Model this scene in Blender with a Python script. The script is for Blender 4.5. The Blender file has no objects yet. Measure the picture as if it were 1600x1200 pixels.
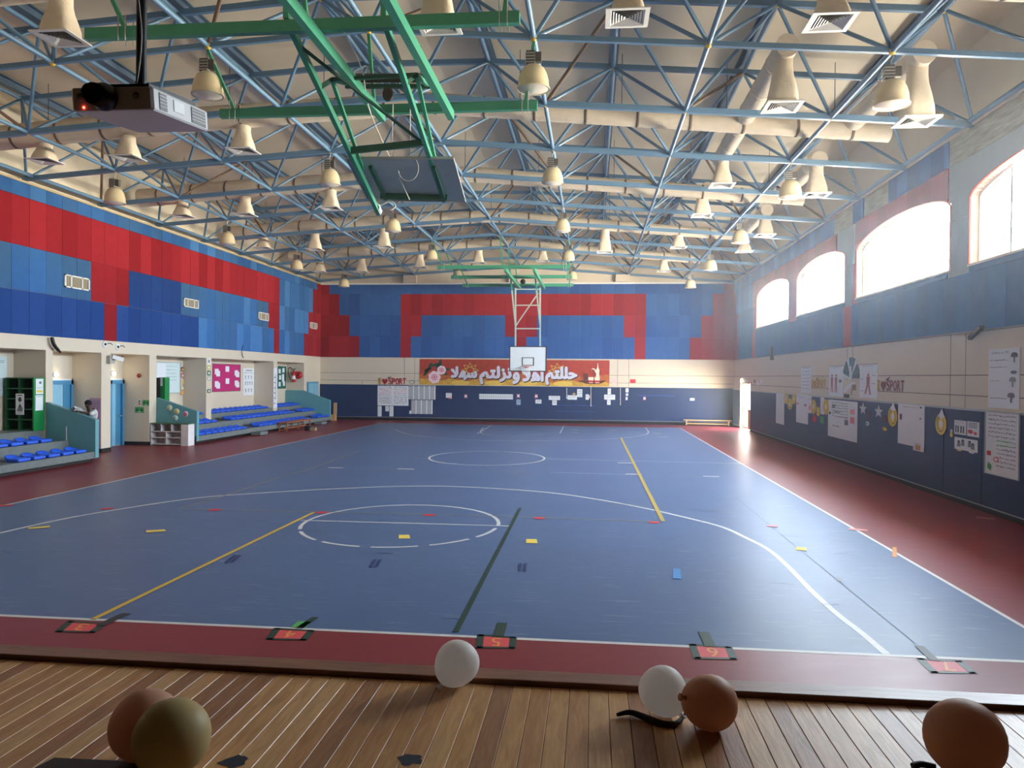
import bpy, bmesh, math, random
import numpy as np
from mathutils import Vector, Matrix
random.seed(7)
SC = bpy.context.scene
COL = SC.collection
PI = math.pi

# ------------------------------------------------------------------ camera
CAM_H = 2.45
F_PX = 1200.0
def cam_axes(yaw, pitch, roll):
    cy, sy, cp, sp, cr, sr = math.cos(yaw), math.sin(yaw), math.cos(pitch), math.sin(pitch), math.cos(roll), math.sin(roll)
    Rz = np.array([[cy, sy, 0], [-sy, cy, 0], [0, 0, 1]])
    Rp = np.array([[1, 0, 0], [0, cp, sp], [0, -sp, cp]])
    A = np.array([[1, 0, 0], [0, 0, -1], [0, 1, 0]])
    Rr = np.array([[cr, sr, 0], [-sr, cr, 0], [0, 0, 1]])
    return Rr @ A @ Rp @ Rz
CM = cam_axes(.103763, -.00989691, -.00959376)
cam_d = bpy.data.cameras.new('camera')
cam_d.sensor_width = 36.0
cam_d.lens = 36.0 * F_PX / 1600.0
cam_d.clip_end = 200
cam = bpy.data.objects.new('camera', cam_d)
COL.objects.link(cam)
r_, d_, f_ = CM[0], CM[1], CM[2]
cam.matrix_world = Matrix(((r_[0], -d_[0], -f_[0], 0), (r_[1], -d_[1], -f_[1], 0), (r_[2], -d_[2], -f_[2], CAM_H), (0, 0, 0, 1)))
SC.camera = cam

# ------------------------------------------------------------------ world, daylight, exposure
world = bpy.data.worlds.new('overcast_sky')
SC.world = world
world.use_nodes = True
bg = world.node_tree.nodes['Background']
bg.inputs[1].default_value = 15.0
_n, _l = world.node_tree.nodes, world.node_tree.links
_tc = _n.new('ShaderNodeTexCoord'); _sx = _n.new('ShaderNodeSeparateXYZ'); _mr = _n.new('ShaderNodeValToRGB')
_l.new(_tc.outputs['Generated'], _sx.inputs[0])
_ma = _n.new('ShaderNodeMath'); _ma.operation = 'MULTIPLY_ADD'; _ma.inputs[1].default_value = .5; _ma.inputs[2].default_value = .5
_l.new(_sx.outputs['Z'], _ma.inputs[0]); _l.new(_ma.outputs[0], _mr.inputs[0])
_cr = _mr.color_ramp      # shaded ground by the building, bright sunlit sand further off, then the hazy sky
_cr.elements[0].position = .28; _cr.elements[0].color = (.22, .2, .17, 1)
_cr.elements[1].position = .53; _cr.elements[1].color = (.8, .89, 1.0, 1)
for _p, _c in ((.40, (1.25, 1.1, .88, 1)), (.49, (1.25, 1.1, .88, 1))):
    _e = _cr.elements.new(_p); _e.color = _c
_l.new(_mr.outputs[0], bg.inputs[0])
SC.view_settings.view_transform = 'Standard'
SC.view_settings.look = 'None'
SC.view_settings.exposure = 2.7
SC.view_settings.gamma = 1.0
SC.view_settings.use_curve_mapping = False
SC.cycles.max_bounces = 10
SC.cycles.diffuse_bounces = 6
SC.cycles.glossy_bounces = 4
SC.cycles.transparent_max_bounces = 12
SC.cycles.sample_clamp_indirect = 6
SC.cycles.use_denoising = True

XR, XL, YF, XN = 7.35, -14.9, 41.0, -15.85      # right wall, left wall, far wall, back of the niches
SILL, SPRING, CROWN = 4.72, 6.06, 6.46
WINS = [(29.85, 35.5), (23.4, 28.7), (16.75, 22.4), (10.2, 15.93)]
DOOR_Y = (36.6, 39.1)
def portal(loc, sx, sy):      # opening through which the overcast sky lights the hall
    l = bpy.data.lights.new('sky_portal', 'AREA')
    l.shape = 'RECTANGLE'; l.size = sx; l.size_y = sy; l.cycles.is_portal = True
    o = bpy.data.objects.new('sky_portal', l); COL.objects.link(o)
    o.location = loc; o.rotation_euler = (0, PI / 2, 0)
for y0, y1 in WINS:
    portal((XR + .3, (y0 + y1) / 2, (SILL + CROWN) / 2), CROWN - SILL + .1, y1 - y0 + .1)
portal((XR + .3, sum(DOOR_Y) / 2, 1.14), 2.3, 2.5)

# ------------------------------------------------------------------ helpers
def at(px, py, **k):
    """a sight line through the photograph's pixel, met with one plane of the hall"""
    d = CM.T @ np.array([(px - 800) / F_PX, (py - 600) / F_PX, 1.0])
    if 'z' in k: t = (k['z'] - CAM_H) / d[2]
    elif 'y' in k: t = k['y'] / d[1]
    else: t = k['x'] / d[0]
    p = d * t
    return Vector((p[0], p[1], p[2] + CAM_H))
def lin(c):
    c = c / 255.0
    return c / 12.92 if c <= .04045 else ((c + .055) / 1.055) ** 2.4
def rgb(r, g, b): return (lin(r), lin(g), lin(b), 1)

MATS = {}
def mat(name, c, rough=.6, spec=.4, metal=0, vary=.06, scale=6.0, bump=0, bscale=40., stretch=None):
    if name in MATS: return MATS[name]
    m = bpy.data.materials.new(name); m.use_nodes = True
    n = m.node_tree.nodes; L = m.node_tree.links
    b = n['Principled BSDF']
    b.inputs['Roughness'].default_value = rough
    b.inputs['Specular IOR Level'].default_value = spec
    b.inputs['Metallic'].default_value = metal
    tc = n.new('ShaderNodeTexCoord'); mp = n.new('ShaderNodeMapping')
    L.new(tc.outputs['Object'], mp.inputs[0])
    if stretch: mp.inputs['Scale'].default_value = stretch
    no = n.new('ShaderNodeTexNoise'); no.inputs['Scale'].default_value = scale; no.inputs['Detail'].default_value = 4
    L.new(mp.outputs[0], no.inputs['Vector'])
    mx = n.new('ShaderNodeMix'); mx.data_type = 'RGBA'
    col = rgb(*c)
    mx.inputs[6].default_value = tuple(max(0, v * (1 - vary * 1.6)) for v in col[:3]) + (1,)
    mx.inputs[7].default_value = tuple(min(1, v * (1 + vary * 1.6)) for v in col[:3]) + (1,)
    L.new(no.outputs['Fac'], mx.inputs[0]); L.new(mx.outputs[2], b.inputs['Base Color'])
    if bump:
        n2 = n.new('ShaderNodeTexNoise'); n2.inputs['Scale'].default_value = bscale; n2.inputs['Detail'].default_value = 3
        L.new(mp.outputs[0], n2.inputs['Vector'])
        bp = n.new('ShaderNodeBump'); bp.inputs['Strength'].default_value = bump; bp.inputs['Distance'].default_value = .02
        L.new(n2.outputs['Fac'], bp.inputs['Height']); L.new(bp.outputs[0], b.inputs['Normal'])
    MATS[name] = m
    return m
def emis(name, c, s):
    if name in MATS: return MATS[name]
    m = bpy.data.materials.new(name); m.use_nodes = True
    b = m.node_tree.nodes['Principled BSDF']
    b.inputs['Base Color'].default_value = rgb(*c)
    b.inputs['Emission Color'].default_value = rgb(*c); b.inputs['Emission Strength'].default_value = s
    MATS[name] = m
    return m

class MB:
    """collects shapes in world coordinates; build() links them as ONE mesh object"""
    def __init__(s): s.v = []; s.f = []; s.m = []; s.mats = []; s.sm = []
    def mi(s, m):
        if m not in s.mats: s.mats.append(m)
        return s.mats.index(m)
    def add(s, vs, fs, m, smooth=False):
        k = len(s.v); s.v += [tuple(p) for p in vs]; i = s.mi(m)
        for f in fs: s.f.append([a + k for a in f]); s.m.append(i); s.sm.append(smooth)
    def quad(s, a, b, c, d, m): s.add([a, b, c, d], [(0, 1, 2, 3)], m)
    def box(s, p, q, m):
        x0, x1 = sorted((p[0], q[0])); y0, y1 = sorted((p[1], q[1])); z0, z1 = sorted((p[2], q[2]))
        s.add([(x0, y0, z0), (x1, y0, z0), (x1, y1, z0), (x0, y1, z0), (x0, y0, z1), (x1, y0, z1), (x1, y1, z1), (x0, y1, z1)],
              [(3, 2, 1, 0), (4, 5, 6, 7), (0, 1, 5, 4), (1, 2, 6, 5), (2, 3, 7, 6), (3, 0, 4, 7)], m)
    def bar(s, a, b, w, h, m, up=(0, 0, 1)):
        a, b = Vector(a), Vector(b); d = (b - a).normalized(); up = Vector(up)
        if abs(d.dot(up)) > .98: up = Vector((0, 1, 0))
        x = d.cross(up).normalized() * w / 2; y = x.cross(d).normalized() * h / 2
        s.add([a - x - y, a + x - y, a + x + y, a - x + y, b - x - y, b + x - y, b + x + y, b - x + y],
              [(0, 1, 2, 3), (7, 6, 5, 4), (0, 4, 5, 1), (1, 5, 6, 2), (2, 6, 7, 3), (3, 7, 4, 0)], m)
    def tube(s, a, b, r, m, n=8, r2=None, caps=True):
        a, b = Vector(a), Vector(b); d = (b - a).normalized()
        up = Vector((0, 0, 1)) if abs(d.z) < .95 else Vector((0, 1, 0))
        x = d.cross(up).normalized(); y = x.cross(d); r2 = r if r2 is None else r2
        vs = []
        for p, q in ((a, r), (b, r2)):
            for i in range(n):
                t = 2 * PI * i / n; vs.append(p + x * q * math.cos(t) + y * q * math.sin(t))
        s.add(vs, [(i, (i + 1) % n, n + (i + 1) % n, n + i) for i in range(n)], m, True)
        if caps:
            s.add(vs[:n], [tuple(range(n))[::-1]], m); s.add(vs[n:], [tuple(range(n))], m)
    def path(s, pts, r, m, n=6):
        pts = [Vector(p) for p in pts]
        vs = []; x = None
        for i, p in enumerate(pts):
            d = (pts[min(i + 1, len(pts) - 1)] - pts[max(i - 1, 0)]).normalized()
            if x is None:
                up = Vector((0, 0, 1)) if abs(d.z) < .9 else Vector((0, 1, 0)); x = d.cross(up).normalized()
            else: x = (x - d * x.dot(d)).normalized()
            y = d.cross(x); q = r[i] if isinstance(r, (list, tuple)) else r
            for k in range(n):
                t = 2 * PI * k / n; vs.append(p + x * q * math.cos(t) + y * q * math.sin(t))
        fs = [(i * n + k, i * n + (k + 1) % n, (i + 1) * n + (k + 1) % n, (i + 1) * n + k) for i in range(len(pts) - 1) for k in range(n)]
        s.add(vs, fs, m, True)
        s.add(vs[:n], [tuple(range(n))[::-1]], m); s.add(vs[-n:], [tuple(range(n))], m)
    def lathe(s, c, prof, m, n=20, axis=(0, 0, 1), smooth=True):
        c = Vector(c); ax = Vector(axis).normalized()
        u = Vector((1, 0, 0)) if abs(ax.x) < .9 else Vector((0, 1, 0))
        x = (u - ax * u.dot(ax)).normalized(); y = ax.cross(x); vs = []
        for r, h in prof:
            for i in range(n):
                t = 2 * PI * i / n; vs.append(c + ax * h + x * r * math.cos(t) + y * r * math.sin(t))
        s.add(vs, [(k * n + i, k * n + (i + 1) % n, (k + 1) * n + (i + 1) % n, (k + 1) * n + i) for k in range(len(prof) - 1) for i in range(n)], m, smooth)
    def ball(s, c, r, m, n=12, k=7, sc=(1, 1, 1)):
        c = Vector(c); vs = []; fs = []
        for j in range(k + 1):
            a = PI * j / k
            for i in range(n):
                t = 2 * PI * i / n
                vs.append(c + Vector((r * sc[0] * math.sin(a) * math.cos(t), r * sc[1] * math.sin(a) * math.sin(t), r * sc[2] * math.cos(a))))
        for j in range(k):
            for i in range(n): fs.append(((j + 1) * n + i, (j + 1) * n + (i + 1) % n, j * n + (i + 1) % n, j * n + i))
        s.add(vs, fs, m, True)
    def prism(s, pts, off, m):
        """polygon pushed along a vector"""
        pts = [Vector(p) for p in pts]; off = Vector(off); n = len(pts)
        s.add(pts + [p + off for p in pts], [tuple(range(n))[::-1], tuple(range(n, 2 * n))] + [(i, (i + 1) % n, n + (i + 1) % n, n + i) for i in range(n)], m)
    def build(s, name, parent=None, base=None, kind=None, bevel=0):
        me = bpy.data.meshes.new(name)
        if parent is not None: o0 = WLOC[parent.name]
        elif base is not None: o0 = Vector(base)
        else:
            a = np.array(s.v); lo, hi = a.min(0), a.max(0); o0 = Vector(((lo[0] + hi[0]) / 2, (lo[1] + hi[1]) / 2, lo[2]))
        me.from_pydata([(p[0] - o0[0], p[1] - o0[1], p[2] - o0[2]) for p in s.v], [], s.f)
        for m in s.mats: me.materials.append(m)
        me.polygons.foreach_set('material_index', s.m); me.polygons.foreach_set('use_smooth', s.sm)
        bm = bmesh.new(); bm.from_mesh(me)
        bmesh.ops.recalc_face_normals(bm, faces=bm.faces); bm.to_mesh(me); bm.free()
        me.update()
        o = bpy.data.objects.new(name, me); COL.objects.link(o)
        if parent is not None: o.parent = parent; WLOC[o.name] = o0
        else: o.location = o0; WLOC[o.name] = o0
        if kind: o['kind'] = kind
        if bevel:
            b = o.modifiers.new('bevel', 'BEVEL'); b.width = bevel; b.segments = 2; b.limit_method = 'ANGLE'
        return o
WLOC = {}
def tag(o, label, cat, group=None):
    o['label'] = label; o['category'] = cat
    if group: o['group'] = group
    return o
def thing(name, label, cat, loc, group=None):
    o = bpy.data.objects.new(name, None); COL.objects.link(o); o.location = loc; o.empty_display_size = .1
    WLOC[o.name] = Vector(loc)
    return tag(o, label, cat, group)
KIDS = {}
def copy_tree(o, loc, label=None, rotz=None):
    c = o.copy(); COL.objects.link(c); c.location = loc
    if label: c['label'] = label
    if rotz is not None: c.rotation_euler[2] = rotz
    for ch in o.children:
        d = ch.copy(); COL.objects.link(d); d.parent = c
        for g in ch.children:
            e = g.copy(); COL.objects.link(e); e.parent = d
    return c
def one(name, label, cat, mb, group=None, base=None, bevel=0):
    return tag(mb.build(name, base=base, bevel=bevel), label, cat, group)
ORD = ['first', 'second', 'third', 'fourth', 'fifth', 'sixth', 'seventh', 'eighth', 'ninth', 'tenth', 'eleventh', 'twelfth', 'thirteenth', 'fourteenth', 'fifteenth', 'sixteenth']

def text_geo(body):
    """letter outlines of the built-in font, fitted into a unit box"""
    c = bpy.data.curves.new('lettering', 'FONT'); c.body = body; c.resolution_u = 3
    o = bpy.data.objects.new('lettering', c); COL.objects.link(o)
    bpy.context.view_layer.update()
    me = o.to_mesh()
    v = np.array([x.co[:2] for x in me.vertices]); f = [tuple(p.vertices) for p in me.polygons]
    o.to_mesh_clear(); bpy.data.objects.remove(o); bpy.data.curves.remove(c)
    lo, hi = v.min(0), v.max(0)
    return (v - lo) / (hi - lo), f, (hi - lo)

class Panel:
    """flat sheet on a wall: origin O, right U, up Z, out N (towards the room); shapes in fractions of the sheet"""
    def __init__(s, wall, x0, y0, x1, y1, off=.004, thick=.006, X=None, Y=None):
        s.t = thick
        if wall == 'far':
            s.U, s.N = Vector((1, 0, 0)), Vector((0, -1, 0)); a = at(x0, y0, y=Y or YF); b = at(x1, y1, y=Y or YF)
            s.w = b.x - a.x
        elif wall == 'left':
            s.U, s.N = Vector((0, 1, 0)), Vector((1, 0, 0)); a = at(x0, y0, x=X or XL); b = at(x1, y1, x=X or XL)
            s.w = b.y - a.y
        elif wall == 'right':
            s.U, s.N = Vector((0, -1, 0)), Vector((-1, 0, 0)); a = at(x0, y0, x=X or XR); b = at(x1, y1, x=X or XR)
            s.w = a.y - b.y
        elif wall == 'side':       # faces the camera, inside a niche
            s.U, s.N = Vector((1, 0, 0)), Vector((0, -1, 0)); a = at(x0, y0, y=Y); b = at(x1, y1, y=Y); s.w = b.x - a.x
        s.h = a.z - b.z
        s.O = Vector((a.x, a.y, b.z)) + s.N * off
        s.mb = MB(); s.lay = 0
    def P(s, u, v, n=0): return s.O + s.U * (u * s.w) + Vector((0, 0, v * s.h)) + s.N * n
    def rect(s, u0, v0, u1, v1, m, lift=None, thick=None):
        s.lay += 1
        l = s.t + .0006 * s.lay if lift is None else lift
        s.mb.prism([s.P(u0, v0, l), s.P(u1, v0, l), s.P(u1, v1, l), s.P(u0, v1, l)], s.N * (thick or .0012), m)
        return s
    def sheet(s, m): s.mb.prism([s.P(0, 0), s.P(1, 0), s.P(1, 1), s.P(0, 1)], s.N * s.t, m); return s
    def poly(s, pts, m, thick=.0012, lift=None):
        s.lay += 1
        l = s.t + .0006 * s.lay if lift is None else lift
        s.mb.prism([s.P(u, v, l) for u, v in pts], s.N * thick, m); return s
    def oval(s, u, v, ru, rv, m, n=14, lift=None, thick=.0012):
        return s.poly([(u + ru * math.cos(2 * PI * i / n), v + rv * math.sin(2 * PI * i / n)) for i in range(n)], m, lift=lift, thick=thick)
    def ring(s, u, v, ru, rv, k, m, n=18, lift=0, thick=.006):
        o = [(u + ru * math.cos(2 * PI * i / n), v + rv * math.sin(2 * PI * i / n)) for i in range(n)]
        q = [(u + ru * k * math.cos(2 * PI * i / n), v + rv * k * math.sin(2 * PI * i / n)) for i in range(n)]
        for i in range(n):
            j = (i + 1) % n
            s.mb.prism([s.P(*o[i], lift), s.P(*o[j], lift), s.P(*q[j], lift), s.P(*q[i], lift)], s.N * thick, m)
        return s
    def star(s, u, v, ru, rv, m, lift=0, thick=.006, k=.42, n=5):
        return s.poly([(u + ru * (1 if i % 2 == 0 else k) * math.sin(PI * i / n), v + rv * (1 if i % 2 == 0 else k) * math.cos(PI * i / n)) for i in range(2 * n)], m, lift=lift, thick=thick)
    def text(s, body, u0, v0, u1, v1, m, thick=.002, lift=None, bold=0):
        v, f, sz = text_geo(body)
        s.lay += 1
        l = s.t + .0006 * s.lay if lift is None else lift
        offs = [(0, 0)] if not bold else [(a * bold, b * bold) for a, b in ((-1, 0), (1, 0), (0, 1), (0, -1), (.7, .7), (-.7, .7), (.7, -.7), (-.7, -.7))]
        for k, (du, dv) in enumerate(offs):
            top = [s.P(u0 + (u1 - u0) * p[0] + du / s.w, v0 + (v1 - v0) * p[1] + dv / s.h, l + thick + .0002 * k) for p in v]
            s.mb.add(top, f, m)
        return s
    def scribble(s, u0, u1, v, h, m, seed=0):
        """a line of faint handwriting too small to read"""
        r = random.Random(seed); u = u0; s.lay += 1; l = s.t + .0008
        while u < u1:
            w = r.uniform(.015, .05); b = v + r.uniform(-.25, .25) * h; hh = h * r.uniform(.4, 1)
            s.mb.prism([s.P(u, b, l), s.P(min(u + w, u1), b + r.uniform(-.3, .3) * h, l), s.P(min(u + w, u1), b + hh * .6, l), s.P(u + w * .2, b + hh, l)], s.N * .0008, m)
            u += w * r.uniform(1.05, 1.6)
        return s
    def done(s, name, label, cat, group=None): return one(name, label, cat, s.mb, group)

# ------------------------------------------------------------------ materials
BEIGE = mat('cream_paint', (214, 200, 180), .55, .3, vary=.03, scale=2)
CREAM_DECK = mat('cream_roof_sheet', (222, 211, 192), .5, .3, vary=.05, scale=1.5)
GROOVE = mat('dark_joint', (96, 78, 68), .8)
NAVY = mat('navy_padding', (34, 52, 92), .5, .4, vary=.08, scale=3, bump=.15, bscale=8)
SKIRT = mat('black_skirting', (24, 24, 27), .5)
ALU = mat('grey_aluminium', (176, 178, 180), .4, .5, .4)
WHITE = mat('white_paint', (228, 228, 226), .5)
def fabric(name, c): return mat(name, c, .95, .1, vary=.1, scale=4, bump=.25, bscale=160)
BLUES = [fabric('blue_fabric', (62, 108, 166)), fabric('mid_blue_fabric', (58, 102, 158)), fabric('faded_blue_fabric', (74, 122, 178)), fabric('dusty_blue_fabric', (64, 104, 152))]
ROYALS = [fabric('royal_blue_fabric', (40, 70, 130)), fabric('royal_blue_fabric_b', (44, 74, 136)), fabric('royal_blue_fabric_c', (38, 66, 124))]
REDS = [fabric('red_fabric', (150, 38, 47)), fabric('bright_red_fabric', (160, 43, 52)), fabric('deep_red_fabric', (141, 34, 42))]
FARB = [fabric('far_blue_fabric', (58, 94, 152)), fabric('far_blue_fabric_b', (54, 88, 146)), fabric('far_blue_fabric_c', (62, 100, 158))]
SLATE = [fabric('grey_blue_fabric', (64, 100, 140))]
BARE = mat('bare_plaster', (150, 148, 130), .9, .1, vary=.42, scale=4, bump=.6, bscale=10, stretch=(1, .45, 4))
GREYP = mat('grey_plaster', (146, 152, 150), .85, .1, vary=.07, scale=2)
FRAME = mat('blue_steel', (98, 134, 166), .42, .5, vary=.05)
PURLIN = mat('blue_purlin_steel', (92, 114, 138), .5, .4)
BROWN_ROD = mat('brown_steel', (120, 96, 80), .6)
YELLOW = mat('yellow_steel', (232, 190, 50), .4)
GREEN = mat('green_steel', (64, 150, 122), .4, .5)
DUCT = mat('duct_wrap', (222, 207, 186), .8, .2, vary=.08, scale=5, bump=.5, bscale=14)
STRAP = mat('duct_strap', (116, 100, 84), .7)
ROD = mat('thin_rod', (60, 58, 56), .6)
TEAL = mat('teal_paint', (96, 154, 162), .45, .4)
CONC = mat('grey_concrete', (112, 118, 118), .8, .2, vary=.15, scale=7)
SEATB = mat('blue_plastic', (38, 96, 224), .35, .5, vary=.03)
PAPER = mat('white_paper', (226, 228, 232), .7, .2, vary=.02)
INK = mat('grey_ink', (120, 122, 130), .8)
DARKINK = mat('dark_ink', (52, 54, 62), .8)
REDINK = mat('red_ink', (206, 110, 116), .8)
RED = mat('red_card', (208, 50, 58), .6)
PINK = mat('pink_card', (232, 140, 152), .6)
YEL = mat('yellow_card', (226, 196, 84), .6)
GRN = mat('green_card', (70, 160, 84), .6)
BLACK = mat('black_plastic', (18, 18, 20), .45)
WOODL = mat('pale_wood', (206, 160, 112), .5, .3, vary=.12, scale=4, stretch=(1, 1, 6))

def court_mat(name, c, rough, scr):
    """sealed sports floor: wiped streaks, pale scuffs and a soft sheen"""
    m = mat(name, c, rough, .2, vary=.07, scale=.8)
    n = m.node_tree.nodes; L = m.node_tree.links; b = n['Principled BSDF']
    tc = n.new('ShaderNodeTexCoord'); mp = n.new('ShaderNodeMapping'); mp.inputs['Scale'].default_value = (.8, 7, 1)
    L.new(tc.outputs['Object'], mp.inputs[0])
    no = n.new('ShaderNodeTexNoise'); no.inputs['Scale'].default_value = 2.2; no.inputs['Detail'].default_value = 6; no.inputs['Roughness'].default_value = .7
    L.new(mp.outputs[0], no.inputs['Vector'])
    cr = n.new('ShaderNodeValToRGB'); cr.color_ramp.elements[0].position = .56; cr.color_ramp.elements[1].position = .8
    cr.color_ramp.elements[0].color = (0, 0, 0, 1); cr.color_ramp.elements[1].color = (scr, scr, scr, 1)
    L.new(no.outputs['Fac'], cr.inputs[0])
    mx = n.new('ShaderNodeMix'); mx.data_type = 'RGBA'; mx.inputs[7].default_value = rgb(176, 184, 196)
    src = b.inputs['Base Color'].links[0].from_socket
    L.new(cr.outputs[0], mx.inputs[0]); L.new(src, mx.inputs[6]); L.new(mx.outputs[2], b.inputs['Base Color'])
    rr = n.new('ShaderNodeMapRange'); rr.inputs['To Min'].default_value = rough - .08; rr.inputs['To Max'].default_value = rough + .12
    L.new(no.outputs['Fac'], rr.inputs[0]); L.new(rr.outputs[0], b.inputs['Roughness'])
    return m
COURT = court_mat('blue_court_floor', (80, 102, 139), .38, .55)
BORDER = court_mat('red_border_floor', (128, 46, 52), .36, .08)
PAINTW = mat('white_floor_paint', (204, 202, 200), .45, vary=.1, scale=9)
PAINTY = mat('yellow_floor_paint', (176, 150, 70), .45, vary=.15, scale=9)
PAINTT = mat('tan_floor_paint', (132, 128, 104), .45, vary=.15, scale=9)

def wood_mat(name, c1, c2, st=(14, 1.6, 14)):
    m = bpy.data.materials.new(name); m.use_nodes = True
    n = m.node_tree.nodes; L = m.node_tree.links; b = n['Principled BSDF']; b.inputs['Roughness'].default_value = .42
    tc = n.new('ShaderNodeTexCoord'); mp = n.new('ShaderNodeMapping'); mp.inputs['Scale'].default_value = st
    L.new(tc.outputs['Object'], mp.inputs[0])
    no = n.new('ShaderNodeTexNoise'); no.inputs['Scale'].default_value = 2.2; no.inputs['Detail'].default_value = 8; no.inputs['Distortion'].default_value = 1.2
    L.new(mp.outputs[0], no.inputs['Vector'])
    cr = n.new('ShaderNodeValToRGB')
    cr.color_ramp.elements[0].position = .3; cr.color_ramp.elements[0].color = rgb(*c1)
    cr.color_ramp.elements[1].position = .68; cr.color_ramp.elements[1].color = rgb(*c2)
    L.new(no.outputs['Fac'], cr.inputs[0]); L.new(cr.outputs[0], b.inputs['Base Color'])
    bp = n.new('ShaderNodeBump'); bp.inputs['Strength'].default_value = .12; bp.inputs['Distance'].default_value = .01
    L.new(no.outputs['Fac'], bp.inputs['Height']); L.new(bp.outputs[0], b.inputs['Normal'])
    MATS[name] = m
    return m
PLANKS = [wood_mat('oak_plank', (178, 128, 78), (206, 156, 100)), wood_mat('warm_oak_plank', (168, 116, 70), (196, 144, 92)),
          wood_mat('brown_oak_plank', (142, 94, 58), (172, 120, 78)), wood_mat('pale_oak_plank', (186, 138, 90), (212, 166, 112))]
EDGE = wood_mat('stage_edge_wood', (116, 74, 54), (146, 100, 76), (1.2, 12, 12))

def deck_mat():
    m = mat('ribbed_roof_sheet', (236, 220, 192), .5, .3, vary=.05, scale=1.2)
    n = m.node_tree.nodes; L = m.node_tree.links; b = n['Principled BSDF']
    tc = n.new('ShaderNodeTexCoord'); wv = n.new('ShaderNodeTexWave'); wv.bands_direction = 'Y'; wv.inputs['Scale'].default_value = 1.3
    wv.wave_profile = 'SAW'
    L.new(tc.outputs['Object'], wv.inputs['Vector'])
    bp = n.new('ShaderNodeBump'); bp.inputs['Strength'].default_value = .35; bp.inputs['Distance'].default_value = .04
    L.new(wv.outputs['Fac'], bp.inputs['Height']); L.new(bp.outputs[0], b.inputs['Normal'])
    return m
DECK = deck_mat()

def glass_mat(name, tint, gl=.06):
    m = bpy.data.materials.new(name); m.use_nodes = True
    n = m.node_tree.nodes; L = m.node_tree.links; n.remove(n['Principled BSDF'])
    t = n.new('ShaderNodeBsdfTransparent'); t.inputs[0].default_value = tint + (1,)
    g = n.new('ShaderNodeBsdfGlossy'); g.inputs['Roughness'].default_value = .08
    no = n.new('ShaderNodeTexNoise'); no.inputs['Scale'].default_value = 3
    mr = n.new('ShaderNodeMapRange'); mr.inputs['To Min'].default_value = gl * .7; mr.inputs['To Max'].default_value = gl * 1.3
    L.new(no.outputs['Fac'], mr.inputs[0])
    mx = n.new('ShaderNodeMixShader'); L.new(mr.outputs[0], mx.inputs[0]); L.new(t.outputs[0], mx.inputs[1]); L.new(g.outputs[0], mx.inputs[2])
    L.new(mx.outputs[0], n['Material Output'].inputs[0])
    return m
GLASS = glass_mat('window_glass', (.9, .92, .92))
MINT = glass_mat('mint_film_glass', (.24, .27, .255))
PEACH = glass_mat('peach_film_glass', (.275, .235, .22))

# ------------------------------------------------------------------ floor and court lines
COURT_X, COURT_Y = (-10.68, 4.31), (7.12, 38.2)
mb = MB()
X0, X1, Y0, Y1 = XN - .1, XR + .2, 4.1, YF + .1
mb.box((X0, Y0, -.1), (X1, COURT_Y[0], 0), BORDER); mb.box((X0, COURT_Y[1], -.1), (X1, Y1, 0), BORDER)
mb.box((X0, COURT_Y[0], -.1), (COURT_X[0], COURT_Y[1], 0), BORDER); mb.box((COURT_X[1], COURT_Y[0], -.1), (X1, COURT_Y[1], 0), BORDER)
mb.box((COURT_X[0], COURT_Y[0], -.1), (COURT_X[1], COURT_Y[1], 0), COURT)
FLOOR = mb.build('floor', base=(0, 0, 0), kind='structure')
LAY = [0.0012]
def stripe(pts, w, m, name='painted_line', parent=None, dash=None, taper=None):
    LAY[0] += .00008
    z = LAY[0]; b = MB(); P = [Vector((p[0], p[1], 0)) for p in pts]
    L = []
    for i, p in enumerate(P):
        d = (P[min(i + 1, len(P) - 1)] - P[max(i - 1, 0)]).normalized(); n = Vector((-d.y, d.x, 0)) * w / 2
        L.append((p + n, p - n))
    for i in range(len(P) - 1):
        if dash and (i % dash[0]) >= dash[1]: continue
        a, c = L[i], L[i + 1]
        b.quad(*[(q.x, q.y, z) for q in (a[0], a[1], c[1], c[0])], m)
    return b.build(name, parent=parent or FLOOR)
def fl(*pts): return [at(x, y, z=0) for x, y in pts]
def smooth(pts, k=8):
    P = [Vector(p) for p in pts]; out = []
    for i in range(len(P) - 1):
        a, b, c, d = P[max(i - 1, 0)], P[i], P[i + 1], P[min(i + 2, len(P) - 1)]
        for j in range(k):
            t = j / k
            out.append(.5 * ((2 * b) + (c - a) * t + (2 * a - 5 * b + 4 * c - d) * t * t + (3 * b - a - 3 * c + d) * t ** 3))
    return out + [P[-1]]
def ell(c, rx, ry, a0=0, a1=2 * PI, n=64): return [(c[0] + rx * math.cos(a0 + (a1 - a0) * i / n), c[1] + ry * math.sin(a0 + (a1 - a0) * i / n)) for i in range(n + 1)]
cx0, cx1, cy0, cy1 = COURT_X + COURT_Y
stripe([(X0 + 1, cy0), (X1 - .3, cy0)], .06, PAINTW)
stripe([(cx0, cy0), (cx0, cy1)], .06, PAINTW); stripe([(cx1, cy0), (cx1, cy1)], .05, PAINTW); stripe([(cx0, cy1), (cx1, cy1)], .06, PAINTW)
stripe(ell((-3.11, 22.85), 1.72, 1.98), .06, PAINTW)
stripe(ell((-3.11, 12.45), 1.60, 1.80, 0, PI, 40), .06, PAINTW)
stripe(ell((-3.11, 12.45), 1.60, 1.80, PI, 2 * PI, 60), .06, PAINTW, dash=(10, 8))
stripe(smooth(fl((-60, 848), (0, 833), (80, 815), (160, 800), (300, 779), (400, 771), (520, 764), (650, 759.5), (750, 762), (850, 769), (925, 779), (1000, 792.5), (1060, 806), (1125, 822.5), (1165, 840), (1200, 858.5), (1230, 884), (1270, 925), (1310, 961), (1345, 988), (1385, 1022))), .07, PAINTW)
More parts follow.
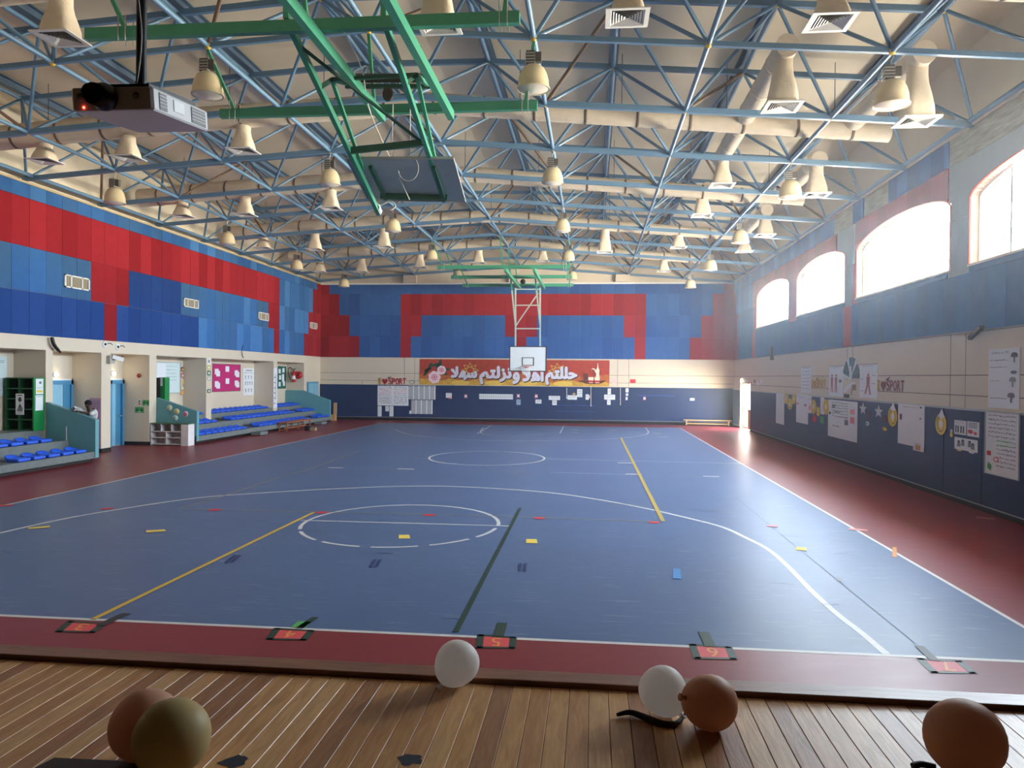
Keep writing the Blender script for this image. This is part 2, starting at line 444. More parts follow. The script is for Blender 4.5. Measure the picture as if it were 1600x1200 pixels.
stripe(fl((470, 813), (797, 822)), .05, PAINTW)
stripe(fl((400, 709), (668, 716)), .04, PAINTT); stripe(fl((852, 717), (1165, 724.5)), .04, PAINTW)
stripe(fl((420, 731), (640, 736)), .03, PAINTT); stripe(fl((745, 735), (830, 738)), .03, PAINTT); stripe(fl((860, 738), (1000, 742)), .03, PAINTW); stripe(fl((1050, 743), (1140, 745.5)), .03, PAINTT)
stripe(fl((278, 795), (340, 778), (420, 751), (480, 734), (560, 705)), .05, PAINTT)
stripe(fl((285, 795.5), (500, 800), (800, 807), (1018, 815)), .04, PAINTT)
stripe(smooth(fl((617, 671), (640, 679), (690, 685), (765, 688.5), (860, 688.5), (950, 686), (1000, 681), (1013, 676), (1008, 668))), .05, PAINTW)
stripe(smooth(fl((755, 668), (751, 675), (760, 679), (800, 681), (860, 677))), .04, PAINTW)
stripe(fl((768, 664.5), (745, 678)), .05, PAINTW); stripe(fl((881, 665.5), (875, 677)), .05, PAINTW)
stripe(fl((940, 785), (1150, 802)), .02, PAINTT); stripe(fl((1150, 778), (1460, 1030)), .008, mat('court_joint', (62, 74, 92), .6))
for px, py, w in ((979, 723.5, .5), (990, 741, .4), (1111, 744.5, .4), (634, 733, .45), (524, 731, .4), (898, 672, .3), (898, 676, .3), (958, 672, .3), (1036, 683, .4), (1027, 677, .4)):
    p = at(px, py, z=0); stripe([(p.x - w / 2, p.y), (p.x + w / 2, p.y)], .12, PAINTW)
r = random.Random(3)
sc = mat('pale_scuff', (128, 140, 164), .6); dk = mat('dark_scuff', (58, 68, 88), .6)
for i in range(90):          # rubbed marks on the court
    x, y = r.uniform(-9, 4), r.uniform(7.4, 20); a = r.gauss(0, .35); l = r.uniform(.06, .32)
    stripe([(x, y), (x + l * math.cos(a), y + l * math.sin(a))], r.uniform(.006, .022), sc if r.random() < .75 else dk, 'scuff_mark')

# ------------------------------------------------------------------ far wall
def strips(mbb, cells, m, fn):
    for c in cells: mbb.box(*fn(*c), m)
mb = MB(); mb.box((XN - .2, YF, 0), (XR + .3, YF + .25, 10.6), BEIGE)
WF = mb.build('wall_far', base=(0, YF, 0), kind='structure')
ROWS = [(6.865, 7.38), (5.72, 6.865), (4.57, 5.72), (3.42, 4.57)]
PW = .5727; PX0 = -10.39       # far cladding: panel width and one known joint
def far_col(i): return PX0 + i * PW
FAR = [[(-99, -7), (30, 99)], [(-99, -6), (0, 23), (29, 99)], [(-99, -5), (0, 2), (10, 13), (21, 23), (28, 99)], [(-99, -4), (0, 1), (11, 12), (22, 23), (27, 99)]]
mb = MB()
for k, (z0, z1) in enumerate(ROWS):
    for i in range(-9, 33):
        a, b = max(far_col(i), XL), min(far_col(i + 1), XR)
        if b - a < .02: continue
        red = any(p <= i < q for p, q in FAR[k])
        d = random.uniform(.047, .05)
        mb.box((a + .002, YF - d, z0 + .002), (b - .002, YF, z1 - .002), random.choice(REDS if red else FARB))
mb.build('acoustic_cladding', parent=WF)
mb = MB(); mb.box((XN, YF - .04, .16), (XR, YF, 1.93), NAVY); mb.build('wall_padding', parent=WF)
mb = MB(); mb.box((XL, YF - .035, 1.93), (XR, YF, 1.96), BEIGE); mb.box((XL, YF - .05, .15), (XR, YF, .17), ALU); mb.box((XL, YF - .03, 0), (XR, YF, .15), SKIRT); mb.build('baseboard_far', parent=WF)
mb = MB()
for z in (2.16, 2.56): mb.box((XL, YF - .004, z - .008), (XR, YF, z + .008), GROOVE)
for px in (632, 648, 965, 982.5, 566): p = at(px, 580, y=YF); mb.box((p.x - .008, YF - .004, 1.96 if px != 566 else 1.96), (p.x + .008, YF, 3.42 if px != 566 else 2.16), GROOVE)
mb.build('panel_joint', parent=WF)
mb = MB(); mb.box((XL, YF - .1, 7.38), (XR, YF, 7.47), WHITE); mb.build('trim_far', parent=WF)
mb = MB()
for a, b in ((630, 650), (962, 984), (795, 820)):
    p, q = at(a, 431, y=YF - .3), at(b, 431, y=YF - .3); mb.box((p.x, YF - .3, 7.47), (q.x, YF, 7.86), BEIGE)
mb.build('pilaster_head', parent=WF)
mb = MB()
for px in (681, 887, 923): p = at(px, 620, y=YF); mb.box((p.x - .006, YF - .044, .2), (p.x + .006, YF - .04, 1.9), GROOVE)
mb.build('padding_seam', parent=WF)

# the hall's near wall with the stage opening, and the dark stage behind it
CLOTH = mat('dark_stage_cloth', (60, 48, 44), .9)
mb = MB(); OX0, OX1, OZ = -6.2, 4.6, 5.3
mb.box((XN - .2, 3.95, -.1), (OX0, 4.25, 10.6), BEIGE); mb.box((OX1, 3.95, -.1), (XR + .3, 4.25, 10.6), BEIGE); mb.box((OX0, 3.95, OZ), (OX1, 4.25, 10.6), BEIGE)
mb.box((OX0 - .9, -4.25, -.1), (OX1 + .9, 4.2, -.02), CLOTH); mb.box((OX0 - .9, -4.25, -.1), (OX1 + .9, -4, 6), CLOTH); mb.box((OX0 - .9, -4, -.1), (OX0 - .8, 3.95, 6), CLOTH); mb.box((OX1 + .8, -4, -.1), (OX1 + .9, 3.95, 6), CLOTH); mb.box((OX0 - .9, -4, 5.9), (OX1 + .9, 3.95, 6), CLOTH)
mb.build('wall_near', base=(0, 4, 0), kind='structure')

# ------------------------------------------------------------------ left wall: cladding over a row of niches
COLS = [(-4, 15.2), (19.62, 19.9), (22.02, 22.48), (24.58, 25.0), (28.43, 28.84), (34.76, 35.2), (38.6, YF)]
mb = MB(); mb.box((XN - .1, -4, 3.05), (XL, YF, 7.4), BEIGE); mb.box((XN - .25, -4, 0), (XN, YF, 3.05), BEIGE)
for a, b in COLS: mb.box((XN, a, 0), (XL, b, 3.05), BEIGE)
mb.box((XL - .5, -4, 7.4), (XL - .3, YF, 9.5), CREAM_DECK)
WL = mb.build('wall_left', base=(XL, 20, 0), kind='structure')
PL = .63
def lk(k0, k1): return (YF - k1 * PL, YF - k0 * PL)
LRED = [[(0, 1)], [(0, 2), (9, 99)], [(0, 3), (9, 11), (28, 31)], [(0, 4), (9, 10), (29, 30)]]
mb = MB()
for k, (z0, z1) in enumerate([(7.03, 7.4), (5.75, 7.03), (4.58, 5.75), (3.43, 4.58)]):
    for i in range(0, 42):
        red = any(p <= i < q for p, q in LRED[k])
        if red: m = random.choice(REDS)
        elif k == 3 and 10 <= i < 21: m = random.choice(BLUES[2:] + BLUES[:1])
        elif k == 3 and i >= 21: m = random.choice(ROYALS)
        elif k == 2 and 23 <= i < 28: m = random.choice(ROYALS)
        elif k == 2 and (i in (11, 12, 21, 22, 31, 32) or i >= 36): m = SLATE[0]
        else: m = random.choice(BLUES)
        y0, y1 = lk(i, i + 1); d = random.uniform(.03, .036)
        mb.box((XL, y0 + .004, z0 + .004), (XL + d, y1 - .004, z1 - .004), m)
mb.build('acoustic_cladding', parent=WL)
mb = MB(); mb.box((XL - .35, 4.1, 7.4), (XL + .06, YF, 7.46), mat('cream_ledge', (190, 172, 140), .7)); mb.build('trim_left', parent=WL)
mb = MB()
for a, b in COLS: mb.box((XL, a, 0), (XL + .02, b, .12), SKIRT); mb.box((XN, a - .02, 0), (XL, a, .12), SKIRT)
mb.build('baseboard_left', parent=WL)

# ------------------------------------------------------------------ right wall with arched windows
def arch_z(y):
    for a, b in WINS:
        if a <= y <= b:
            t = (y - (a + b) / 2) / ((b - a) / 2)
            return SPRING + (CROWN - SPRING) * math.sqrt(max(0, 1 - t * t)) ** 1.15
    return None
mb = MB(); clad = MB(); lining = MB()
ys = sorted(set([-4.0, YF] + [v for w in WINS for v in w] + [YF - PL * k / 6 for k in range(0, 430)] + list(DOOR_Y)))
ys = [y for y in ys if -4.0 <= y <= YF]
def rclad(y, k):
    c = int((YF - y) / PL)
    if k == 0: return BARE if (20.1 < y < 21.9 or 22.7 < y < 24.5 or 9.5 < y < 16.9) else BLUES[c % 4]
    if k == 1:
        if 22.5 < y < 24.2 or 15.9 < y < 16.8 or 9.5 < y < 15.9: return GREYP
        return REDS[c % 3] if (3 < y < 36.3 or y > 40.4) else BLUES[c % 4]
    if k == 2:
        if 22.7 < y < 23.42 or 15.9 < y < 16.8: return GREYP
        return REDS[c % 3] if (22.3 < y < 22.8 or 28.6 < y < 29.9 or 35.4 < y < 36.1 or y > 40) else SLATE[0]
    return REDS[c % 3] if (22.75 < y < 23.45 or 35.6 < y < 36.25 or y > 39.7) else (SLATE + BLUES[3:])[c % 2]
RR = [(6.865, 7.42), (5.72, 6.865), (4.57, 5.72), (3.42, 4.57)]
for a, b in zip(ys[:-1], ys[1:]):
    if b - a < 1e-4: continue
    ym = (a + b) / 2; az = arch_z(ym)
    z00 = 2.28 if DOOR_Y[0] < ym < DOOR_Y[1] else 0
    spans = [(z00, SILL), (az, 7.42)] if az else [(z00, 7.42)]
    for z0, z1 in spans:
        x1 = XR + .25
        mb.add([(XR, a, z0), (XR, b, z0), (XR, b, z1), (XR, a, z1), (x1, a, z0), (x1, b, z0), (x1, b, z1), (x1, a, z1)],
               [(0, 1, 2, 3), (7, 6, 5, 4), (0, 4, 5, 1), (3, 2, 6, 7), (0, 3, 7, 4), (1, 5, 6, 2)], BEIGE)
        for k, (c0, c1) in enumerate(RR):
            q0, q1 = max(c0, z0), min(c1, z1)
            if q1 - q0 > .01:
                e = .003 if abs(((YF - b) / PL) - round((YF - b) / PL)) < .02 else 0
                m = rclad(ym, k); d = .012 if m in (BARE, GREYP) else .035
                clad.box((XR - d, a, q0 + .003), (XR, b - e, q1 - .003), m)
mb.box((XR + .25, -4, 7.42), (XR + .45, YF, 9.4), CREAM_DECK)
WR = mb.build('wall_right', base=(XR, 20, 0), kind='structure')
clad.build('acoustic_cladding', parent=WR)
mb = MB()
for a, b in ((4.2, DOOR_Y[0] - .06), (DOOR_Y[1] + .06, YF)):
    mb.box((XR - .04, a, .12), (XR, b, 1.87), NAVY)
mb.build('wall_padding', parent=WR)
mb = MB()
for a, b in ((4.2, DOOR_Y[0] - .06), (DOOR_Y[1] + .06, YF)):
    mb.box((XR - .03, a, 0), (XR, b, .1), SKIRT); mb.box((XR - .05, a, .1), (XR, b, .12), ALU); mb.box((XR - .045, a, 1.87), (XR, b, 1.91), ALU)
mb.build('baseboard_right', parent=WR)
mb = MB()
for z in (2.16, 2.56): mb.box((XR - .004, 3, z - .008), (XR, DOOR_Y[0] if z < 2.3 else YF, z + .008), GROOVE)
for px in (1324, 1332, 1485.5, 1509): p = at(px, 560, x=XR); mb.box((XR - .004, p.y - .008, 1.91), (XR, p.y + .008, 3.42), GROOVE)
mb.build('panel_joint', parent=WR)
mb = MB(); mb.box((XR - .06, 3, 7.42), (XR + .3, YF, 7.48), BEIGE)
mb.box((XR - .05, 3, 3.39), (XR, YF, 3.42), mat('grey_clad_edge', (120, 120, 124), .7)); mb.build('trim_right', parent=WR)
mb = MB()
for px in (1474, 1534): p = at(px, 700, x=XR - .04); mb.box((XR - .046, p.y - .01, .12), (XR - .04, p.y + .01, 1.87), SKIRT)
mb.build('padding_seam', parent=WR)

# windows: frame, mullions, one pane each bay
for n, (a, b) in enumerate(WINS):
    fr = MB(); xg = XR + .19
    N = 40; pts = [(a + (b - a) * i / N) for i in range(N + 1)]
    arc = [(y, arch_z(min(max(y, a + 1e-4), b - 1e-4))) for y in pts]
    ring = [(a, SILL)] + arc + [(b, SILL)]
    for i in range(len(ring) - 1):
        (u0, w0), (u1, w1) = ring[i], ring[i + 1]
        fr.bar((xg, u0, w0), (xg, u1, w1), .09, .09, WHITE, up=(1, 0, 0))
    fr.bar((xg, a, SILL), (xg, b, SILL), .09, .09, WHITE, up=(1, 0, 0))
    W = fr.build('window_%d' % (n + 1), base=(xg, (a + b) / 2, SILL), kind='structure')
    mu = [b - 1.0 - 2.5 * k for k in range(0, 3) if b - 1.0 - 2.5 * k > a + .2]
    if n == 2: mu = [21.375, 18.875]
    if n == 1: mu = [28.06, 25.58]
    if n == 0: mu = [34.92, 32.25]
    if n == 3: mu = [14.77, 12.3]
    for y in mu:
        q = MB(); q.box((xg - .03, y - .035, SILL), (xg + .03, y + .035, arch_z(y)), ALU); q.build('mullion', parent=W)
    ed = [b] + mu + [a]
    for k, (y1, y0) in enumerate(zip(ed[:-1], ed[1:])):
        q = MB(); K = 10
        top = [(xg + .015, y0 + (y1 - y0) * i / K, arch_z(min(max(y0 + (y1 - y0) * i / K, a + 1e-4), b - 1e-4))) for i in range(K + 1)]
        gm = GLASS
        if k == 0: gm = {0: PEACH, 1: MINT, 2: MINT, 3: PEACH}.get(n, GLASS)
        q.prism([(xg + .015, y0, SILL)] + top[::1] + [(xg + .015, y1, SILL)], (.006, 0, 0), gm)
        q.build('pane', parent=W)
    q = MB(); q.box((XR - .05, a - .02, SILL - .03), (XR + .2, b + .02, SILL + .012), BEIGE); q.build('window_sill', parent=W)
    q = MB()
    OR = mat('orange_red_trim', (206, 84, 66), .6)
    for i in range(len(ring) - 1):
        (u0, w0), (u1, w1) = ring[i], ring[i + 1]
        q.bar((XR - .02, u0, w0), (XR - .02, u1, w1), .025, .03, OR, up=(1, 0, 0))
    q.build('arch_edging', parent=W)

# ------------------------------------------------------------------ roof
ZX = [-16.5, -14.9, -12.5, -9.58, -6.69, -3.83, -1.02, 1.82, 4.67, 7.35, 9]
ZZ = [7.48, 7.58, 7.76, 7.95, 8.14, 8.31, 8.08, 7.87, 7.66, 7.45, 7.33]
def zb(x): return float(np.interp(x, ZX, ZZ))
DEPTH = 1.44
mb = MB()
for x0, x1 in zip(ZX[:-1], ZX[1:]):
    z0, z1 = zb(x0) + DEPTH + .36, zb(x1) + DEPTH + .36
    mb.add([(x0, -4.2, z0), (x1, -4.2, z1), (x1, 42, z1), (x0, 42, z0), (x0, -4.2, z0 + .1), (x1, -4.2, z1 + .1), (x1, 42, z1 + .1), (x0, 42, z0 + .1)],
           [(0, 1, 2, 3), (7, 6, 5, 4), (0, 4, 5, 1), (2, 6, 7, 3), (0, 3, 7, 4), (1, 5, 6, 2)], DECK)
mb.build('ceiling', base=(0, 20, 9), kind='structure')

# ------------------------------------------------------------------ space frame under the roof
BX = [-12.5, -9.58, -6.69, -3.83, -1.02, 1.82, 4.67]
TX = [-13.9, -11.04, -8.13, -5.26, -2.42, .4, 3.25, 6.1]
BY = [12.76 + 3.12 * k for k in range(-2, 10)]
TY = [y + 1.56 for y in BY[:-1]]
SF = thing('space_frame', 'blue tubular steel space frame with yellow ball joints spanning the whole hall under the roof', 'roof frame', (-3.83, 25, 8.3))
for k, y in enumerate(BY):
    if y > YF - .1: y = YF - .12
    b = MB(); xs = [XL - .2] + BX + [XR + .05]
    w, h = (.075, .085) if k <= 2 else (.1, .115)
    for a, c in zip(xs[:-1], xs[1:]):
        b.bar((a, y, zb(a)), (c, y, zb(c)), w, h, FRAME)
    b.build('bottom_chord', parent=SF)
for x in BX:
    b = MB(); b.tube((x, BY[0], zb(x)), (x, YF - .05, zb(x)), .045, FRAME, n=8); b.build('bottom_chord', parent=SF)
for y in TY:
    b = MB()
    for a, c in zip(TX[:-1], TX[1:]): b.bar((a, y, zb(a) + DEPTH), (c, y, zb(c) + DEPTH), .09, .11, FRAME)
    b.build('top_chord', parent=SF)
for x in TX:
    b = MB(); z = zb(x) + DEPTH; b.tube((x, TY[0], z), (x, YF, z), .05, FRAME); b.build('top_chord', parent=SF)
    b = MB()
    for dz, ww in ((.12, .2), (.3, .2)): b.box((x - ww / 2, TY[0] - 1, z + dz), (x + ww / 2, YF, z + dz + .02), PURLIN)
    b.box((x - .012, TY[0] - 1, z + .14), (x + .012, YF, z + .3), PURLIN)
    b.build('purlin', parent=SF)
for x in (XL - .1, XR - .06):
    b = MB(); b.tube((x + (.2 if x < 0 else -.02), 4.4, zb(x) + .06), (x + (.2 if x < 0 else -.02), YF - .05, zb(x) + .06), .055, FRAME, n=8); b.build('edge_chord', parent=SF)
webs = []
for y in BY:
    yy = min(y, YF - .12)
    for x in [XL - .1] + BX + [XR]:
        for tx in TX:
            if abs(tx - x) > 1.75: continue
            for ty in TY:
                if abs(ty - y) > 1.7: continue
                webs.append(((x, yy, zb(x)), (tx, ty, zb(tx) + DEPTH)))
def size_key(w):
    m = (Vector(w[0]) + Vector(w[1])) / 2
    return abs(m.y) + (50 if (at(800, 600, y=1.0), m.y < 9)[1] else 0)
webs.sort(key=size_key)
rest = MB()
for i, (a, c) in enumerate(webs):
    va = Vector(a); vc = Vector(c); d = (vc - va).normalized()
    m = BROWN_ROD if (i % 9 == 4) else FRAME
    if i < 100:
        b = MB(); b.tube(va + d * .07, vc - d * .07, .036, m, n=7, caps=False); b.build('web_strut', parent=SF)
    else: rest.tube(va + d * .07, vc - d * .07, .036, m, n=6, caps=False)
rest.build('web_strut', parent=SF, kind='stuff')
nodes = [(x, min(y, YF - .12), zb(x)) for y in BY for x in BX]
tops = [(x, y, zb(x) + DEPTH) for y in TY for x in TX]
nodes.sort(key=lambda p: p[1] if p[1] > 9 else 99); tops.sort(key=lambda p: p[1] if p[1] > 12 else 99)
allb = nodes + tops; rest = MB()
for i, p in enumerate(allb):
    if i < 100:
        b = MB(); b.ball(p, .068, YELLOW, n=10, k=6); b.build('ball_joint', parent=SF)
    else: rest.ball(p, .066, YELLOW, n=8, k=5)
rest.build('ball_joint', parent=SF, kind='stuff')

# ------------------------------------------------------------------ ventilation ducts
def duct_z(x): return zb(x) + float(np.interp(x, [-10.5, -.5, 6.3], [.54, .36, .26]))
def duct_r(x): return float(np.interp(x, [-10.5, -1, 6.3], [.29, .215, .19]))
MAINS = [11.2, 17.44, 23.68, 29.92, 36.16]
ENDX = [7.0, 6.35, 6.2, 5.6, 4.9]
NAMES = ['nearest to the stage at the top edge', 'above the folded green goal', 'second row behind the folded goal', 'third row behind the folded goal', 'nearest to the far wall']
for k, (y, ex) in enumerate(zip(MAINS, ENDX)):
    t = thing('ventilation_duct', 'beige round duct across the hall, ' + NAMES[k], 'duct', (-3.8, y, 8), 'beige ventilation ducts')
    xs = np.arange(-14.7, ex, .5); b = MB()
    pts = [(float(x), y, duct_z(float(x))) for x in xs] + [(ex, y, duct_z(ex))]
    b.path(pts, [duct_r(p[0]) for p in pts], DUCT, n=16); b.build('trunk', parent=t)
    for x in np.arange(-14, ex - .3, 1.15):
        b = MB(); x = float(x); z = duct_z(x)
        R_ = duct_r(x); b.lathe((x, y, z), [(R_ - .004, -.03), (R_ + .01, -.03), (R_ + .01, .03), (R_ - .004, .03)], STRAP, n=16, axis=(1, 0, 0))
        b.build('band', parent=t)
    for x in np.arange(-13.2, ex, 2.3):
        b = MB(); b.tube((float(x), y, duct_z(float(x)) + duct_r(float(x)) - .02), (float(x), y, zb(float(x)) + DEPTH + .3), .008, ROD, n=5)
        b.build('hanger_rod', parent=t)
    for bk, x, ya, yb in ((1, 3.28, 13.65, 20.7), (1, 5.55, 13.7, 17.5), (2, 5.65, 20.1, 23.7), (3, 5.66, 26.0, 29.9), (2, 3.4, 23.7, 24.1)):
        if bk != k: continue
        z = zb(x) + .42
        b = MB(); b.tube((x, ya, z), (x, yb, z), .2, DUCT, n=16)
        for yy in np.arange(ya + .8, yb, 1.2): b.lathe((x, float(yy), z), [(.2, -.02), (.21, -.02), (.21, .02), (.2, .02)], DUCT, n=16, axis=(0, 1, 0))
        b.build('branch', parent=t)

GRILLE = mat('white_grille', (232, 230, 226), .5); SLOT = mat('grille_shadow_gap', (46, 44, 44), .8)
def make_diffuser(label):
    """tapered wrapped sock that ends in a square white grille; origin at the grille"""
    t = thing('air_diffuser', label, 'air diffuser', (0, 0, 0), 'square air diffusers under the ducts')
    b = MB(); N = 24; vs = []
    prof = [(0.0, .235, 1), (.02, .235, 1), (.2, .228, .95), (.4, .205, .7), (.58, .18, .3), (.74, .17, .05), (.95, .172, 0)]
    for h, r, sq in prof:
        for i in range(N):
            a = 2 * PI * (i + .5) / N; c, s = math.cos(a), math.sin(a); q = 1 / max(abs(c), abs(s))
            k = r * ((1 - sq) + sq * min(q, 1.36)); vs.append((c * k, s * k, h))
    b.add(vs, [(j * N + i, j * N + (i + 1) % N, (j + 1) * N + (i + 1) % N, (j + 1) * N + i) for j in range(len(prof) - 1) for i in range(N)], DUCT, True)
    b.build('sock', parent=t)
    b = MB()
    def sqring(r0, r1, z0, z1, m):
        P = [(-1, -1), (1, -1), (1, 1), (-1, 1)]
        vs = [(x * r0, y * r0, z0) for x, y in P] + [(x * r1, y * r1, z1) for x, y in P]
        b.add(vs, [(i, (i + 1) % 4, 4 + (i + 1) % 4, 4 + i) for i in range(4)], m)
    sqring(.31, .31, .015, -.012, GRILLE); sqring(.31, .245, -.012, -.012, GRILLE); sqring(.31, .245, .015, .015, GRILLE)
    b.quad((-.245, -.245, .03), (.245, -.245, .03), (.245, .245, .03), (-.245, .245, .03), SLOT)
    for k in range(6):
        r = .24 - k * .038
        sqring(r, r - .025, -.01, .02, GRILLE)
    b.build('grille', parent=t)
    return t
DIFF = [  # px, py of the grille centre, y of the duct it hangs from, words
    (95, 60, 11.2, 'at the top left corner above the projector'), (685, 40, 11.2, 'behind the green goal rails at the top edge'), (980, 28, 11.2, 'at the top edge right of the green beam'), (1297, 35, 11.2, 'at the top edge near the right wall, the largest in view'),
    (70, 252, 17.44, 'left of and below the projector, over the left wall'), (200, 247, 17.44, 'directly below the projector'), (380, 236, 17.44, 'right of and below the projector'),
    (1222, 167, 13.9, 'on the near end of the long branch duct'), (1432, 190, 14.0, 'on the rightmost branch end beside a lamp'), (1128, 290, 20.5, 'on the far end of the long branch duct'), (1275, 305, 20.4, 'on the second branch end near the right wall'),
    (285, 338, 23.68, 'above the left wall, left one of three in its row'), (383, 336, 23.68, 'in the middle of three in its row at left'), (517, 326, 23.68, 'left of the folded backboard'), (1097, 337, 23.9, 'below the long branch duct, right of the centre'),
    (1195, 368, 26.3, 'on the third branch end, close to the right wall'), (1163, 393, 29.92, 'far one closest to the right wall windows'), (1060, 387, 29.92, 'far one right of the centre, beside the small lamp'), (945, 394, 29.92, 'far one just right of the raised green beams'),
    (412, 388, 29.92, 'far one nearest the left wall, left of three'), (492, 390, 29.92, 'far one at left, middle of three'), (600, 386, 29.92, 'far one below the folded backboard'),
    (500, 425, 36.16, 'in the last row, nearest the left wall'), (565, 425, 36.16, 'in the last row, second from the left wall'), (656, 418, 36.16, 'in the last row, third from the left wall'), (748, 411, 36.16, 'in the last row, above the far green beams at left'), (848, 408, 36.16, 'in the last row, above the far green beams at right'), (1037, 424, 36.16, 'in the last row, right of the far goal')]
proto = None
for px, py, y, words_ in DIFF:
    lab = 'beige air diffuser ' + words_
    p = at(px, py, y=y)
    if proto is None: proto = make_diffuser(lab); proto.location = p; o = proto
    else: o = copy_tree(proto, p, lab)
    top = (zb(p.x) + (.42 - .08 if y in (13.9, 14.0, 20.5, 20.4, 26.3, 23.9) else duct_z(p.x) - zb(p.x) - duct_r(p.x) + .03)) - p.z
    o.scale = (1.0, 1.0, max(.3, top / .95))

# ------------------------------------------------------------------ high-bay lamps
LENS = mat('lamp_glass', (226, 218, 204), .2, .6)
def make_lamp(label):
    """origin at the frame joint it hangs from"""
    t = thing('high_bay_lamp', label, 'ceiling lamp', (0, 0, 0), 'high-bay lamps hanging from the frame')
    b = MB(); b.path([(0, 0, -.05), (.02, 0, -.1), (-.02, 0, -.16), (0, 0, -.24)], .012, ALU, n=6); b.build('hook', parent=t)
    b = MB(); b.box((-.12, -.07, -.46), (.02, .07, -.24), mat('grey_ballast', (92, 88, 82), .5, metal=.3)); b.box((.03, -.05, -.42), (.13, .05, -.26), MATS['grey_ballast'])
    for q in range(4): b.box((-.135, -.075, -.44 + q * .05), (.025, .075, -.425 + q * .05), ALU)
    b.build('ballast_box', parent=t)
    SH = mat('beige_reflector', (216, 200, 166), .4, .5)
    b = MB(); b.lathe((0, 0, -.86), [(.07, .40), (.12, .385), (.18, .335), (.225, .25), (.252, .14), (.262, 0), (.276, -.01), (.276, .012), (.264, .012)], SH, n=24); b.build('reflector', parent=t)
    b = MB(); b.lathe((0, 0, -.86), [(.255, .0), (.17, -.03), (.001, -.045)], LENS, n=24); b.build('lens', parent=t)
    return t
proto = None
SIDEN = {0: 'in the row over the left wall', 2: 'in the second row from the left', 4: 'in the row right of the centre', 6: 'in the row beside the right windows'}
for k in range(5):
    y = BY[2 + 2 * k]
    for c in (0, 2, 4, 6):
        if k == 0 and c == 0: continue
        lab = 'beige high-bay lamp %s, %s' % (SIDEN[c], ['nearest to the stage', 'next one back', 'third from the stage' if c else 'second in view', 'second last from far wall', 'last before far wall'][k])
        p = (BX[c], min(y, YF - .5), zb(BX[c]))
        if proto is None: proto = make_lamp(lab); proto.location = p
        else: copy_tree(proto, p, lab)

# ------------------------------------------------------------------ suspended basketball goals
GDARK = mat('dark_green_steel', (36, 84, 68), .45, .4)
WROPE = mat('white_rope', (220, 218, 210), .8)
def clamp(b, x, y, z):
    for dx in (-.05, .05): b.tube((x + dx, y - .09, z - .13), (x + dx, y - .09, z + .2), .008, ALU, n=5); b.tube((x + dx, y + .09, z - .13), (x + dx, y + .09, z + .2), .008, ALU, n=5)
GX0, GX1, GZ = -6.45, -.95, 6.95
def carrier(t, ys):
    for y in ys:
        b = MB(); b.bar((GX0 - (.3 if y < 10 else 0), y, GZ), (GX1, y, GZ), .1, .15, GREEN); cb = b.build('cross_beam', parent=t)
        b = MB()
        for x in (-6.2, -1.15): clamp(b, x, y, GZ)
        b.build('clamp', parent=cb)
        for x, nx in ((-6.2, BX[2]), (-3.72, BX[3]), (-1.15, BX[4])):
            b = MB(); b.bar((x, y, GZ + .05), (nx, y, zb(nx) - .08), .05, .05, GREEN); b.build('hanger', parent=t)
    for x in (-3.55, -2.38):
        b = MB(); b.bar((x, ys[0] - .5, GZ - .17), (x, ys[-1] - .1, GZ - .17), .1, .15, GREEN); b.build('rail', parent=t)
# near goal, folded up
t = thing('basketball_goal', 'green folding basketball goal, swung up under the roof, grey backboard seen from behind', 'basketball goal', (-3.4, 11, 6.9), 'suspended basketball goals')
carrier(t, (6.52, 9.64, 12.76))
def lerp(a, b, k): return Vector(a).lerp(Vector(b), k)
mA, mB_ = [(at(448, 30, y=9.64)), (at(592, 333, y=13.75))], [(at(600, 30, y=9.64)), (at(694, 313, y=13.75))]
for a, c in (mA, mB_):
    b = MB(); b.bar(a, c, .07, .1, GREEN); b.bar(a, a + Vector((0, 0, .9)), .07, .08, GREEN); b.build('mast', parent=t)
    b = MB(); b.bar(lerp(a, c, .3) + Vector((.12, .1, .22)), lerp(a, c, .72) + Vector((.05, .05, .06)), .05, .06, GREEN); b.bar(lerp(a, c, .3) + Vector((.12, .1, .22)), lerp(a, c, .28), .05, .06, GDARK)
    b.bar(lerp(a, c, .3) + Vector((.12, .1, .22)), at(552 if a is mA[0] else 668, 133, y=11.9), .05, .06, GREEN); b.build('brace', parent=t)
b = MB(); b.bar(lerp(*mA, .6), lerp(*mB_, .6), .06, .1, GDARK); b.build('cross_bar', parent=t)
b = MB(); b.bar(lerp(*mA, .3) + Vector((.12, .1, .22)), lerp(*mB_, .3) + Vector((.12, .1, .22)), .05, .05, GDARK); b.build('cross_bar', parent=t)
b = MB(); b.bar(lerp(*mA, .1), lerp(*mB_, .62), .035, .035, GDARK); b.build('cross_bar', parent=t)
b = MB(); p, q = at(540, 122, y=11.9), at(672, 122, y=11.9); b.tube(p, q, .07, mat('bare_drive_shaft', (96, 84, 74), .5, metal=.3), n=12); b.bar(p + Vector((0, 0, -.13)), q + Vector((0, 0, -.13)), .06, .06, GDARK); b.build('drive_shaft', parent=t)
b = MB(); p = at(606, 147, y=11.9); b.ball(p, .1, mat('brown_pulley', (70, 56, 48), .5), sc=(.9, .5, 1.2)); b.build('pulley', parent=t)
BOARD_BACK = mat('grey_board_back', (176, 186, 182), .35, .5, vary=.1)
b = MB()
c4 = [at(541, 247, y=12.45), at(708, 247, y=12.45), at(727, 315, y=13.72), at(575, 311, y=13.72)]
nrm = (c4[1] - c4[0]).cross(c4[3] - c4[0]).normalized(); nrm = nrm if nrm.z > 0 else -nrm
b.prism(c4, nrm * .03, BOARD_BACK); BBk = b.build('backboard', parent=t)
b = MB()
for i in range(4): b.bar(c4[i], c4[(i + 1) % 4], .025, .04, ALU)
b.build('board_edge', parent=BBk)
b = MB()
